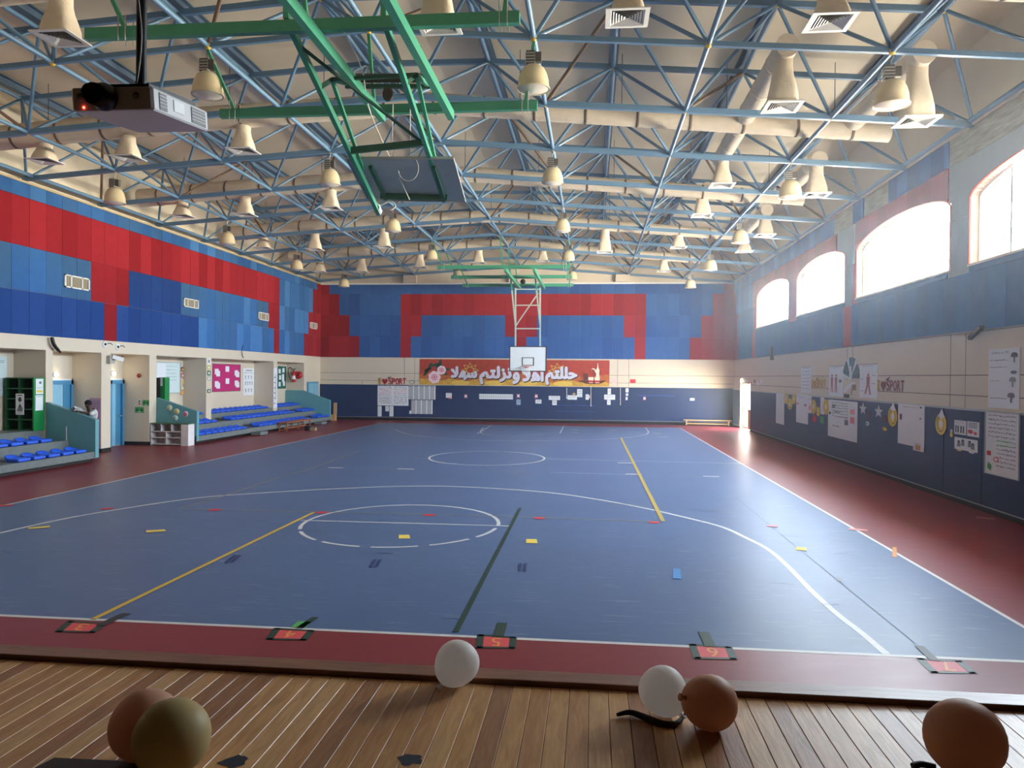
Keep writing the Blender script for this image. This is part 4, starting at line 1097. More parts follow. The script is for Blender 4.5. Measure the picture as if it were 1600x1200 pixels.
q = Panel('left', 427.2, 575, 432.6, 637, X=XL + .0); q.sheet(PAPER)
for k in range(6): q.rect(.2, .1 + .13 * k, .45, .13 + .13 * k, DARKINK)
q.rect(.55, .2, .65, .85, INK); q.done('narrow_poster', 'tall narrow white poster on the column beside the green notice board', 'poster')
for k, (y0, y1, c, w) in enumerate(((559, 570, (226, 222, 220), 'white'), (570.5, 578, (206, 186, 110), 'yellow'), (579, 587, (44, 110, 80), 'green'), (588, 595, (168, 176, 168), 'grey'), (608, 614, (80, 100, 70), 'dark green'))):
    q = Panel('left', 323.6, y0, 328.8, y1, X=XL + .0); q.sheet(mat('card_' + w.replace(' ', '_'), c, .7)); q.oval(.5, .5, .25, .25, PAPER if k else INK); q.done('column_card', '%s card in the strip on the column left of the magenta board' % w, 'card', 'cards on the column')
WBF = MATS['whiteboard_face']
q = Panel('left', 240, 565, 281.5, 614, X=XN + .02); q.sheet(WBF)
for u0, v0, u1, v1 in ((0, 0, 1, .02), (0, .98, 1, 1), (.98, 0, 1, 1)): q.rect(u0, v0, u1, v1, ALU, thick=.01)
for k in range(5): q.scribble(.45, .85, .86 - .11 * k, .02, INK, k)
q.poly([(.1, .45), (.42, .42), (.44, .93), (.1, .96)], PAPER)
q.done('flip_chart', 'large whiteboard with handwriting in the niche behind the teal wall', 'whiteboard')
for k, (y0, c, w) in enumerate(((573.5, (120, 60, 50), 'dark red'), (583, (200, 90, 70), 'orange red'), (593, (230, 200, 160), 'cream'), (603, (226, 200, 140), 'pale yellow'), (609.5, (238, 160, 110), 'orange'))):
    q = Panel('left', 282.3, y0, 287.6, y0 + 7, X=XN + .02); q.sheet(mat('picture_' + w.replace(' ', '_'), c, .7)); q.oval(.5, .45, .25, .28, PAPER if k % 2 else YEL); q.done('small_picture', '%s small picture in the strip right of the large whiteboard' % w, 'picture', 'small pictures beside the whiteboard')
t = thing('green_locker', 'green locker with a black loudspeaker edge behind the teal end wall', 'locker', (-15.5, 25.75, .86))
p0, p1 = at(249, 590, y=25.8), at(257.5, 628, y=25.8)
b = MB(); b.box((p0.x, 25.8, .86), (p1.x, 26.1, at(250, 589.5, y=25.8).z), GCL); b.build('locker_body', parent=t)
q = Panel('side', 249.5, 590, 254, 603, Y=25.8, off=.003); q.sheet(PAPER); q.mb.build('sheet', parent=t)
b = MB(); u = at(243.5, 590, y=25.7); b.box((at(244.5, 590, y=25.7).x, 25.7, .9), (at(248.5, 590, y=25.7).x, 25.78, u.z), BLACK); b.build('speaker_edge', parent=t)
# fire extinguishers on the side wall of the last niche
YE = 38.6
t = thing('fire_extinguisher', 'red fire extinguisher with black hose on the side wall of the last niche', 'fire extinguisher', at(459, 597, y=YE - .15))
p = at(459, 597, y=YE - .14); b = MB(); b.lathe(p, [(.001, 0), (.09, .0), (.1, .03), (.1, .48), (.06, .56), (.03, .58), (.03, .62), (.001, .62)], mat('extinguisher_red', (186, 30, 34), .35), n=18); b.build('cylinder', parent=t)
b = MB(); b.lathe(p, [(.101, .15), (.102, .16), (.102, .32), (.101, .33)], PAPER, n=18); b.build('label_band', parent=t)
b = MB(); b.bar(p + Vector((-.06, 0, .64)), p + Vector((.09, 0, .68)), .03, .04, BLACK); b.build('valve', parent=t)
b = MB(); b.path(smooth([p + Vector((-.05, 0, .63)), p + Vector((-.2, 0, .76)), p + Vector((-.3, -.02, .65)), p + Vector((-.25, -.02, .3)), p + Vector((-.14, -.02, .1))], 5), .02, BLACK); b.build('hose', parent=t)
t = thing('hose_reel', 'red fire hose reel right of the extinguisher in the last niche', 'hose reel', at(466, 590, y=YE - .1))
p = at(466.5, 586, y=YE - .1); b = MB(); b.lathe(p, [(.05, -.08), (.19, -.08), (.19, -.05), (.14, -.04), (.14, .04), (.19, .05), (.19, .08), (.05, .08)], MATS['extinguisher_red'], n=24, axis=(0, 1, 0)); b.build('reel', parent=t)
b = MB(); b.lathe(p, [(.14, -.035), (.17, -.035), (.17, .035), (.14, .035)], BLACK, n=24, axis=(0, 1, 0)); b.build('hose', parent=t)
# benches
def bench(name, label, p0, p1, h, d, m, slats=False):
    p0 = Vector(p0); p1 = Vector(p1); u = (p1 - p0).normalized(); v = Vector((-u.y, u.x, 0)); L_ = (p1 - p0).length
    t = thing(name, label, 'bench', (p0 + p1) / 2)
    b = MB(); b.prism([p0 - v * d / 2 + Vector((0, 0, h - .045)), p1 - v * d / 2 + Vector((0, 0, h - .045)), p1 + v * d / 2 + Vector((0, 0, h - .045)), p0 + v * d / 2 + Vector((0, 0, h - .045))], (0, 0, .045), m); b.build('bench_top', parent=t)
    for k in ((.06, .94) if not slats else (.03, .5, .97)):
        c = p0 + u * L_ * k; b = MB()
        for s in (-1, 1): b.bar(c + v * d * .4 * s, c + v * d * .4 * s + Vector((0, 0, h - .045)), .05, .05, m)
        b.bar(c - v * d * .4 + Vector((0, 0, .05)), c + v * d * .4 + Vector((0, 0, .05)), .04, .04, m); b.build('trestle', parent=t)
    b = MB(); b.bar(p0 + u * L_ * .06 + Vector((0, 0, .1)), p0 + u * L_ * .94 + Vector((0, 0, .1)), .06, .05, m); b.build('rail', parent=t)
bench('gym_bench', 'long low pale wooden bench against the far navy wall', at(1068, 664.5, z=0), at(1143, 666, z=0), .3, .3, WOODL)
ORW = mat('orange_wood', (156, 92, 60), .5, .3, vary=.1)
bench('gym_bench', 'orange brown wooden bench in front of the far stand', Vector((-13.2, at(441, 668, x=-13.2).y, 0)), Vector((-13.2, at(480, 662, x=-13.2).y, 0)), .38, .4, ORW, True)
p = at(521, 657, z=0); b = MB(); b.box((p.x - .12, p.y - .1, 0), (p.x + .14, p.y + .08, .32), WOODL); b.box((p.x - .0, p.y, .32), (p.x + .16, p.y + .08, .95), WOODL)
one('wooden_plank', 'pale wooden plank standing against the end of the far stand', 'plank', b)
p = at(482, 672.5, z=0); b = MB(); b.box((p.x - .12, p.y - .15, 0), (p.x + .05, p.y + .15, .2), BLACK); b.box((p.x + .06, p.y, 0), (p.x + .3, p.y + .2, .12), mat('tan_box', (160, 140, 110), .7)); one('floor_box', 'small black and tan box on the floor by the orange bench', 'box', b)

# ------------------------------------------------------------------ far wall: banner, lettering, sheets
BR_ = mat('banner_red', (176, 60, 44), .6, vary=.25, scale=5); BG_ = mat('banner_gold', (206, 158, 62), .6, vary=.3, scale=6); BO_ = mat('banner_orange', (190, 100, 52), .6, vary=.3, scale=7)
q = Panel('far', 656, 561, 952, 604.5, off=.004, thick=.012).sheet(BR_)
n = 24; q.poly([(i / n, .42 + .05 * math.sin(i * 1.1)) for i in range(n + 1)] + [(1, .0), (0, 0)], BO_)
q.poly([(i / n, .2 + .07 * math.sin(i * 1.7 + 1)) for i in range(n + 1)] + [(1, .0), (0, 0)], BG_)
LG = mat('banner_light_gold', (228, 190, 84), .6)
for c in (.27, .73):
    o = [(c + .048 * math.sin(2 * PI * i / 8 * 3), .58 + .3 * math.cos(2 * PI * i / 8 * 3)) for i in range(9)]
    for i in range(8):
        (u0, v0), (u1, v1) = o[i], o[i + 1]; L_ = math.hypot((u1 - u0) * q.w, (v1 - v0) * q.h); nx, ny = -(v1 - v0) * q.h / L_ * .014, (u1 - u0) * q.w / L_ * .014
        q.poly([(u0 - nx / q.w, v0 - ny / q.h), (u1 - nx / q.w, v1 - ny / q.h), (u1 + nx / q.w, v1 + ny / q.h), (u0 + nx / q.w, v0 + ny / q.h)], LG, lift=.0145)
for u in (.22, .4, .58, .76): q.oval(u, .1, .05, .1, LG, lift=.0148)
BSH = mat('banner_letter_shadow', (40, 30, 32), .6); BLT = mat('banner_letter', (216, 212, 226), .6)
# the greeting, word by word (joined letter forms, right to left)
WORDS = [('\ufefc\ufeec\ufeb3', .172, .2, .305, .7), ('\ufee2\ufe98\ufedf\ufeb0\ufee7', .325, .08, .487, .72), ('\u0648', .5, .1, .53, .5), ('\ufefc\ufeeb\u0627', .552, .2, .655, .7), ('\ufee2\ufe98\ufee0\ufee0\ufea3', .672, .08, .83, .72)]
for wd, u0, v0, u1, v1 in WORDS:
    q.text(wd, u0 + .003, v0 - .03, u1 + .003, v1 - .03, BSH, lift=.016, thick=.001, bold=.06)
    q.text(wd, u0, v0, u1, v1, BLT, lift=.0185, thick=.001, bold=.05)
LEAF = mat('banner_leaf', (32, 74, 52), .6); RO = mat('banner_rose', (236, 208, 214), .6); RP = mat('banner_rose_pink', (214, 96, 124), .6)
for u, v, a in ((.045, .6, .4), (.055, .72, 1.2), (.085, .78, .2), (.11, .85, 1.5), (.12, .72, -.4), (.035, .48, .9), (.13, .45, -.3), (.1, .65, 2), (.14, .6, .1)):
    q.poly([(u + .022 * math.cos(t) * math.cos(a) - .008 * math.sin(t) * math.sin(a), v + (.022 * math.cos(t) * math.sin(a) + .008 * math.sin(t) * math.cos(a)) * q.w / q.h) for t in np.linspace(0, 2 * PI, 12)[:-1]], LEAF, lift=.0155)
for u, v, k in ((.08, .3, 1.0), (.118, .58, .72)):
    for j in range(7):
        a = 2 * PI * j / 7; q.oval(u + .018 * k * math.cos(a), v + .018 * k * math.sin(a) * q.w / q.h, .016 * k, .016 * k * q.w / q.h, RO, lift=.0165 + .0001 * j)
    q.oval(u, v, .016 * k, .016 * k * q.w / q.h, RP, lift=.0185); q.ring(u, v, .011 * k, .011 * k * q.w / q.h, .6, RO, lift=.0195, thick=.0008); q.oval(u, v, .005 * k, .005 * k * q.w / q.h, MATS['banner_rose_pink'], lift=.0205)
CR = mat('banner_cream', (232, 222, 196), .6); BN = mat('banner_brown', (104, 48, 40), .6)
q.poly([(.86, .16), (.97, .16), (.985, .24), (.845, .24)], BN); q.oval(.915, .16, .05, .06, BN)
for u in (.905, .937): q.poly([(u - .014, .36), (u + .014, .36), (u + .011, .14), (u - .011, .14)], CR); q.rect(u - .012, .16, u + .012, .24, RED)
q.rect(.868, .25, .89, .5, BN)
q.poly([(.93, .36), (.95, .36), (.947, .52), (.949, .62), (.943, .72), (.9405, .9), (.9385, .9), (.936, .72), (.93, .62), (.932, .52)], CR)
q.poly([(.932, .58), (.926, .68), (.914, .7), (.906, .66), (.909, .645), (.914, .665), (.922, .63), (.93, .5)], CR); q.ring(.951, .57, .006, .07, .6, BN, lift=.0185, thick=.001)
q.done('welcome_banner', 'long red and gold welcome banner with white Arabic lettering, roses and coffee pot', 'banner')

def heart(q, u, v, ru, rv, m, lift=None):
    pts = []
    for i in range(20):
        t = 2 * PI * i / 20; x = 16 * math.sin(t) ** 3; y = 13 * math.cos(t) - 5 * math.cos(2 * t) - 2 * math.cos(3 * t) - math.cos(4 * t)
        pts.append((u + ru * x / 16, v + rv * y / 16))
    return q.poly(pts, m, lift=lift, thick=.01)
DRED = mat('dark_red_letter', (168, 34, 44), .5)
def love_sport(wall, x0, y0, x1, y1, label, ci, cs, first_pix=None):
    q = Panel(wall, x0, y0, x1, y1, off=.003, thick=0)
    q.text('I', 0, 0, .055, .78, ci, lift=.002, thick=.01, bold=.014); q.rect(-.03, 0, .085, .1, ci, lift=.002, thick=.01); q.rect(-.03, .68, .085, .78, ci, lift=.002, thick=.01); heart(q, .22, .38, .1, .46, cs, lift=.002)
    for k, ch in enumerate('SPORT'):
        u = .355 + k * .13; q.text(ch, u, 0, u + .11, .78 if k else .84, cs, lift=.002, thick=.01, bold=.012)
    q.oval(.345, .86, .022, .09, DARKINK, lift=.002); q.poly([(.36, .9), (.45, 1.05), (.47, 1.02), (.38, .84)], DARKINK, lift=.002, thick=.008)
    return q.done('wall_lettering', label, 'lettering', 'sport lettering on the walls')
OLIVE = mat('olive_gold_letter', (176, 140, 50), .5)
love_sport('far', 592, 588, 635, 601.2, 'red I heart SPORT lettering on the far wall above the large handwritten sheet', OLIVE, DRED)
q = Panel('far', 639, 593, 648, 601, off=.003); q.ring(.5, .5, .45, .42, .8, INK, lift=0); q.done('wall_cutout', 'small grey ring shape right of the far wall lettering', 'decoration')
q = Panel('far', 590.5, 602.5, 638.5, 634, off=.045, thick=.006).sheet(PAPER)
for k in range(9):
    v = .92 - k * .1
    q.scribble(.04, .45, v, .05, REDINK if k in (1, 2, 3) else INK, k); q.scribble(.53, .95, v, .05, REDINK if k in (1, 2, 3) else INK, k + 20)
q.done('wall_sheet', 'large white sheet with red and grey handwriting on the navy padding', 'sheet')
for x0, x1, y1, w in ((590.5, 596.5, 650.5, 'left long'), (602.5, 608, 642.5, 'short middle'), (609, 615, 650.5, 'right long')):
    q = Panel('far', x0, 634.3, x1, y1, off=.045).sheet(PAPER)
    for k in range(6): q.scribble(.1, .9, .9 - k * .14, .03, INK, k)
    q.done('paper_strip', '%s paper strip hanging under the large handwritten sheet' % w, 'paper strip', 'paper strips under the sheet')
for x0, y0, x1, y1, nx, ny, w in ((639, 602.5, 680.5, 624.3, 25, 10, 'upper wide'), (643, 624.6, 676, 647, 20, 11, 'lower narrow')):
    q = Panel('far', x0, y0, x1, y1, off=.045).sheet(PAPER)
    for i in range(nx):
        for j in range(ny):
            if i % 5 != 4: q.rect((i + .1) / nx, (j + .15) / ny, (i + .95) / nx, (j + .8) / ny, INK if j < ny - 1 else DARKINK, lift=.0065)
    q.done('timetable', w + ' white timetable grid on the navy far wall', 'timetable', 'timetables on the far wall')
def fsheet(x0, y0, x1, y1, m, label, name='paper_note', cat='note', off=.045, sc=2):
    q = Panel('far', x0, y0, x1, y1, off=off).sheet(m)
    for k in range(sc): q.scribble(.12, .88, .72 - k * .3, .14, INK, int(x0) + k)
    return q.done(name, label, cat, None)
q = Panel('far', 640, 641.5, 643, 646.5, off=.045).sheet(PAPER); q.done('wall_socket', 'tiny white socket left of the lower timetable', 'socket')
fsheet(697, 614, 706, 621.5, PAPER, 'white note with pink corner, first from the left under the banner'); q = Panel('far', 701.5, 620.3, 706.5, 623, off=.053).sheet(PINK); q.done('pink_tag', 'small pink tag at the corner of the first white note', 'tag')
def figure(x, y, h, m, label, name='paper_cutout'):
    q = Panel('far', x - h * .35, y - h / 2, x + h * .35, y + h / 2, off=.045)
    q.poly([(.05, .95), (.5, .75), (.95, .95), (.8, .55), (1, .1), (.5, .25), (0, .1), (.2, .55)], m, lift=0, thick=.005); q.oval(.5, .5, .3, .2, PAPER, lift=.005); q.done(name, label, 'cutout', 'paper cutouts on the far wall')
figure(728, 619, 8, PINK, 'pink star-shaped cutout between the first note and the long strip'); figure(810, 618.5, 8, PINK, 'pink cutout above the grey blue card right of the long strip'); figure(838, 619, 8, PINK, 'pink cutout touching a white note right of the hoop'); figure(1007, 622.5, 7, PINK, 'pink cutout alone at the right of the navy far wall'); figure(920, 620, 8, PINK, 'pink cutout beside a white note and hanging string')
q = Panel('far', 749, 615.5, 801.5, 624, off=.045).sheet(PAPER)
for i in range(18): q.rect((i + .2) / 18, .2, (i + .7) / 18, .85, mat('light_ink', (176, 178, 182), .8), lift=.0065)
q.done('paper_strip', 'long white horizontal paper strip below the banner', 'paper strip')
fsheet(807, 624, 813.5, 632.5, mat('blue_grey_card', (150, 170, 196), .7), 'grey blue card below a pink cutout', 'picture_card', 'card')
fsheet(836.8, 624.2, 846, 630.5, PAPER, 'white note under a pink cutout right of the hoop')
fsheet(857.5, 618.5, 875, 625, PAPER, 'wide white note forming the top of a T under the banner'); fsheet(863, 625.4, 870, 633, PAPER, 'upright white note below the wide one, stem of the T')
fsheet(887, 617.5, 901.5, 624.5, PAPER, 'white note with brown cutout on top, left of the double sheet'); fsheet(901.8, 608, 909.8, 620.5, PAPER, 'tall double white sheet just below the banner end', sc=3)
q = Panel('far', 893, 612, 901, 619.5, off=.055); q.star(.5, .5, .5, .5, mat('straw_card', (186, 160, 104), .7)); q.done('star_cutout', 'straw coloured star cutout above a white note', 'cutout')
fsheet(915, 616, 920, 624.5, PAPER, 'white note left of a pink cutout and string')
fsheet(944, 616.5, 961, 624.5, PAPER, 'wide white note, crossbar of the cross of sheets'); fsheet(949.5, 607, 954.5, 616.2, PAPER, 'white note at the top of the cross of sheets'); fsheet(948.5, 624.8, 954, 632.5, PAPER, 'white note at the bottom of the cross of sheets')
fsheet(977.5, 606.5, 982, 613, PAPER, 'upper small white card right of the hanging string', sc=1); fsheet(977.8, 614.5, 981.5, 618.5, PAPER, 'middle small white card right of the hanging string', sc=1); fsheet(977.5, 620, 980.5, 625, PAPER, 'lowest small white card right of the hanging string', sc=1)
fsheet(1078, 622, 1085, 626, PAPER, 'small white plate on the navy wall above the pale bench', sc=0)
fsheet(984.5, 592.5, 993, 598.5, RED, 'small red card on the cream wall right of the banner', 'wall_card', 'card', off=.004, sc=0); fsheet(955.5, 592.5, 964.5, 598.5, mat('pale_pink_card', (226, 190, 186), .7), 'pale pink card just right of the banner', 'wall_card', 'card', off=.004, sc=0)
BT = mat('blue_tape', (50, 92, 176), .6)
for x0, x1, y, w in ((870, 931, 633.5, 'upper blue tape stripe below the T of notes'), (868, 931, 643, 'lower blue tape stripe below the T of notes'), (995, 1055, 618, 'blue tape stripe at the right of the navy wall')):
    q = Panel('far', x0, y - .7, x1, y + .7, off=.041, thick=.002).sheet(BT); q.done('tape_stripe', w, 'tape', 'blue tape stripes')
for x, y0, y1, w in ((923.3, 604, 634, 'white string hanging beside a pink cutout'), (969.3, 606, 632, 'white string hanging right of the cross of sheets'), (885.5, 606, 622, 'short string hanging left of the straw star')):
    b = MB(); b.tube(at(x, y0, y=YF - .07), at(x, y1, y=YF - .07), .016, WROPE, n=6); b.lathe(at(x, y1, y=YF - .07), [(.001, -.04), (.035, 0), (.001, .04)], WROPE, n=8); one('hanging_string', w, 'string', b, 'strings on the far wall')

# ------------------------------------------------------------------ right wall: sheets, boards, cut-outs
def rs(x0, y0, x1, y1, m=PAPER, off=.045): return Panel('right', x0, y0, x1, y1, off=off).sheet(m)
def rc(x0, y0, x1, y1, off=.05): return Panel('right', x0, y0, x1, y1, off=off, thick=0)
rs(1214.8, 614, 1227, 664).done('paper_sheet', 'plain tall white sheet on the navy padding, first from the far door', 'sheet')
q = rs(1246.6, 615.5, 1264.8, 663.5); q.scribble(.2, .8, .9, .02, INK, 1); q.oval(.15, .66, .08, .03, RED); q.rect(.7, .6, .85, .68, INK); q.done('paper_sheet', 'white sheet with a red dot between two groups of yellow ornaments', 'sheet')
def ornament(x0, y0, x1, y1, label, top=False):
    q = rc(x0, y0, x1, y1); q.ring(.5, .5, .5, .5, .72, YEL, lift=0, thick=.012); q.ring(.5, .5, .3, .32, .55, YEL, lift=0, thick=.012); q.oval(.5, .5, .17, .18, PAPER, lift=0, thick=.01)
    if top: q.poly([(.3, .85), (.6, 1.2), (.85, .85), (.6, .75)], PAPER, lift=.012, thick=.008)
    else: q.poly([(.42, .0), (.58, .0), (.55, .35), (.45, .35)], YEL, lift=0, thick=.012); q.poly([(.42, 1), (.58, 1), (.55, .65), (.45, .65)], YEL, lift=0, thick=.012)
    q.done('paper_ornament', label, 'paper ornament', 'yellow paper ornaments on the right wall')
ornament(1227.5, 613, 1234.5, 632, 'small yellow and white paper ornament, left of a group of three'); ornament(1233, 622, 1240.5, 641, 'small yellow and white paper ornament, lowest of a group of three'); ornament(1240, 615, 1246, 632, 'small yellow and white paper ornament, right of a group of three')
ornament(1270, 624, 1278, 648, 'yellow ring ornament right of the sheet with red dot'); ornament(1289, 623, 1298, 649, 'yellow ring ornament left of the big poster sheet')
q = rs(1264.9, 618, 1270, 646); q.scribble(.1, .9, .8, .04, INK, 3); q.oval(.5, .3, .3, .12, PINK); q.done('picture_sheet', 'narrow picture sheet with pink patch beside the ring ornament', 'picture')
rs(1284.5, 621, 1290, 648).done('paper_sheet', 'narrow white sheet behind the ring ornament near the big poster', 'sheet')
rs(1278.5, 636, 1283, 650, YEL).done('coloured_note', 'yellow note between the two ring ornaments', 'note'); rs(1272.5, 649, 1278, 659.5, RED).done('coloured_note', 'red note under the ring ornaments', 'note'); rs(1284, 650.5, 1289.7, 662, GRN).done('coloured_note', 'green note under the ring ornaments', 'note')
q = rs(1296.8, 624, 1342, 692)
for k in range(6): q.scribble(.15, .7, .92 - .07 * k, .035, INK, k)
for u, v, w_, h_, m in ((.15, .78, .12, .1, INK), (.78, .68, .14, .12, PINK), (.78, .45, .14, .16, PINK), (.6, .38, .12, .14, INK), (.04, .6, .07, .07, DARKINK), (.25, .68, .2, .02, DARKINK), (.2, .3, .06, .03, INK), (.3, .3, .12, .02, DARKINK)): q.rect(u, v, u + w_, v + h_, m)
q.scribble(.35, .7, .55, .03, REDINK, 9); q.done('wall_sheet', 'largest white poster sheet with printed pictures on the navy padding', 'sheet')
for x0, y0, x1, y1, w in ((1347, 629, 1357, 649, 'left'), (1371, 633, 1382, 654, 'right')):
    q = rc(x0, y0, x1, y1); q.star(.5, .5, .62, .55, mat('silver_card', (206, 208, 214), .4), thick=.01); q.done('star_cutout', 'white paper star, %s of two right of the largest poster' % w, 'star', 'paper stars on the right wall')
q = rc(1356, 658, 1361, 666); q.oval(.5, .5, .5, .5, PAPER, lift=0, thick=.008); q.oval(.4, .5, .2, .3, DARKINK, lift=.008); q.done('round_sticker', 'small round white sticker under the left paper star', 'sticker')
q = rc(1382.5, 665, 1389.5, 674); q.poly([(0, .3), (.3, .9), (.5, .4), (.7, .9), (1, .2), (.5, 0)], YEL, lift=0, thick=.008); q.done('yellow_cutout', 'small yellow cutout below the right paper star', 'cutout')
rs(1359, 642, 1363, 656, mat('maroon_card', (96, 50, 66), .7)).done('coloured_note', 'maroon note between the two paper stars', 'note'); rs(1383, 648, 1388.5, 660, MATS['maroon_card']).done('coloured_note', 'maroon note right of the right paper star', 'note')
ornament(1391.5, 634, 1405.5, 668, 'large yellow ornament with white cap left of the small whiteboard', True); ornament(1466.5, 645, 1483, 681, 'large yellow ornament with white cap right of the small whiteboard', True)
q = rs(1407, 630, 1447.5, 701); q.scribble(.2, .8, .92, .02, INK, 1); q.rect(.07, .6, .16, .74, DARKINK); q.rect(.84, .92, .9, .96, DARKINK); q.rect(.84, .66, .88, .7, DARKINK)
q.done('whiteboard', 'small whiteboard with black eraser between two yellow ornaments', 'whiteboard')
q = rs(1431, 690, 1447.5, 707, off=.053); q.rect(.2, .1, .7, .7, mat('orange_picture', (196, 150, 110), .7)); q.scribble(.15, .8, .82, .08, DARKINK, 2); q.done('corner_leaflet', 'leaflet with orange picture at the corner of the small whiteboard', 'leaflet')
q = rc(1488, 669, 1494, 684); q.star(.5, .7, .45, .3, PAPER, thick=.008); q.oval(.5, .3, .35, .28, YEL, lift=0, thick=.008); q.done('paper_figure', 'tiny paper figure left of the twin leaflets', 'cutout')
q = rs(1495.3, 656, 1513.5, 680.5); q.scribble(.1, .9, .85, .06, REDINK, 1)
for u in (.12, .3, .55, .75): q.rect(u, .12, u + .1, .62, DARKINK)
q.done('leaflet', 'left of two leaflets above the bus-shaped picture', 'leaflet')
q = rs(1515.5, 658, 1534, 684)
for k in range(4): q.rect(.12, .58 + .1 * k, .88, .62 + .1 * k, DARKINK)
q.oval(.3, .32, .22, .14, RED); q.oval(.72, .24, .14, .1, RED); q.done('leaflet', 'right of two leaflets, with red shapes, above the bus-shaped picture', 'leaflet')
q = rs(1495.6, 682.5, 1531.5, 708)
for u, v in ((.2, .5), (.38, .62), (.68, .6), (.82, .45)): q.oval(u, v + .18, .06, .09, DARKINK); q.poly([(u - .08, v - .25), (u + .08, v - .25), (u + .06, v + .12), (u - .06, v + .12)], INK)
for u in (.2, .75): q.oval(u, .0, .13, .14, YEL if u < .5 else PAPER, lift=.0)
q.done('bus_picture', 'bus-shaped white picture with wheels under the two leaflets', 'picture')
q = rs(1544.5, 642, 1597.5, 752)
for u0, v0, u1, v1 in ((0, 0, 1, .012), (0, .988, 1, 1), (0, 0, .02, 1), (.98, 0, 1, 1)): q.rect(u0, v0, u1, v1, ALU, thick=.012)
for k in range(13): q.scribble(.1 + (.25 if 5 < k else 0), .9, .93 - .065 * k, .025, GRN if k in (6, 7) else INK, k)
q.rect(.08, .3, .2, .37, RED); q.ring(.34, .25, .08, .04, .7, RED, lift=.0075, thick=.001); q.poly([(.1, .1), (.2, .06), (.22, .15), (.12, .19)], GRN); q.done('whiteboard', 'tall whiteboard with red and green drawings at the right picture edge', 'whiteboard')
q = rs(1546, 546, 1593.5, 640, off=.006)
q.text('Safety in PE', .12, .9, .66, .955, INK); PALM = mat('palm_ink', (120, 116, 122), .8)
for v in (.8, .68, .45, .16): q.scribble(.06, .62 if v != .45 else .36, v, .022, DARKINK if v in (.8, .68) else INK, int(v * 100))
for u, v in ((.84, .82), (.8, .42), (.76, .16)):
    q.rect(u - .02, v - .06, u + .02, v + .04, PALM); q.oval(u, v + .07, .1, .035, PALM); q.oval(u - .05, v + .045, .06, .02, PALM); q.oval(u + .06, v + .045, .05, .02, PALM)
q.oval(.84, .6, .1, .03, INK); q.done('safety_poster', 'Safety in PE poster above the tall whiteboard at the right edge', 'poster')
love_sport('right', 1372.5, 590, 1414, 611.5, 'red I heart SPORT lettering on the cream right wall, larger and nearer', OLIVE, mat('maroon_letter', (128, 52, 60), .5))
GL = love_sport('right', 1269, 590.5, 1290.5, 606.5, 'gold I heart SPORT lettering between two posters on the right wall', OLIVE, mat('gold_letter', (190, 140, 60), .5))
q = Panel('right', 1267.8, 588.5, 1291.5, 608.5, off=.001, thick=.003).sheet(mat('pale_straw', (212, 196, 160), .7)); q.mb.build('backing_strip', parent=GL)
q = rc(1167, 592, 1192, 604, off=.004)
for i, (u, c) in enumerate(((.1, PAPER), (.3, PINK), (.52, mat('rosy_brown', (150, 110, 104), .7)), (.72, PAPER), (.92, PAPER))): q.star(u, .5 + .15 * (-1) ** i, .09, .35, c, thick=.01)
q.done('paper_garland', 'faint paper garland on the cream wall beside the bright doorway', 'garland')
def rposter(x0, y0, x1, y1, label, kind):
    q = rs(x0, y0, x1, y1, off=.006)
    q.scribble(.15, .85, .93, .03, INK, kind); q.rect(0, .985, 1, 1, DARKINK)
    SK = mat('figure_rose', (176, 116, 112), .7)
    if kind == 1:
        for k in range(6): q.scribble(.1, .9, .82 - .13 * k, .03, INK, k)
    if kind == 2:
        for u in (.22, .52): q.oval(u, .68, .07, .04, SK); q.poly([(u - .09, .62), (u + .09, .62), (u + .06, .36), (u + .09, .12), (u + .02, .12), (u, .34), (u - .05, .12), (u - .1, .12), (u - .07, .36)], SK)
        q.oval(.82, .5, .1, .06, INK)
    if kind == 3:
        q.oval(.5, .68, .06, .04, SK); q.poly([(.4, .63), (.6, .63), (.58, .4), (.66, .1), (.58, .1), (.5, .36), (.38, .1), (.3, .12), (.42, .4)], SK)
        for u, v in ((.15, .55), (.8, .66), (.8, .42), (.15, .2)): q.rect(u - .1, v, u + .1, v + .012, INK)
    return q.done('wall_poster', label, 'poster')
rposter(1252.6, 573.5, 1267.5, 615, 'narrow text poster left of the gold lettering', 1); rposter(1296.5, 572, 1317.5, 620, 'poster with two body figures left of the feather fan', 2); rposter(1344, 569.5, 1371.5, 623, 'poster with one pink body figure right of the feather fan', 3)
q = rc(1318.5, 558.5, 1343.5, 593, off=.008); FB = mat('fan_blue_grey', (66, 90, 116), .5); FW_ = mat('fan_white', (214, 220, 224), .5); FG = mat('fan_green', (70, 116, 92), .5)
for i in range(12):
    a0, a1 = PI * i / 12, PI * (i + 1) / 12; am = (a0 + a1) / 2
    q.poly([(.5, .05), (.5 + .5 * math.cos(a0), .05 + .9 * math.sin(a0)), (.5 + .52 * math.cos(am), .05 + .95 * math.sin(am)), (.5 + .5 * math.cos(a1), .05 + .9 * math.sin(a1))], [FB, FW_, MATS['fan_blue_grey'], FG][(i * 3) % 4], thick=.012, lift=.001 * (i % 3))
q.poly([(.42, .0), (.58, .0), (.54, .6), (.46, .6)], FW_, lift=.013, thick=.008); q.done('feather_fan', 'peacock-like paper fan in blue, green and white on the right wall', 'fan')
q = rs(1318.5, 594, 1343.5, 622, mat('cream_paper', (214, 204, 186), .7), off=.007); q.poly([(.0, .35), (.25, .7), (.7, .95), (.75, .85), (.4, .55), (.12, .25)], PAPER); q.rect(.55, .42, .8, .75, mat('brown_card', (150, 128, 112), .7)); q.rect(.5, .15, .56, .42, INK); q.done('painted_hand', 'cream picture with a pale hand shape under the paper fan', 'picture')
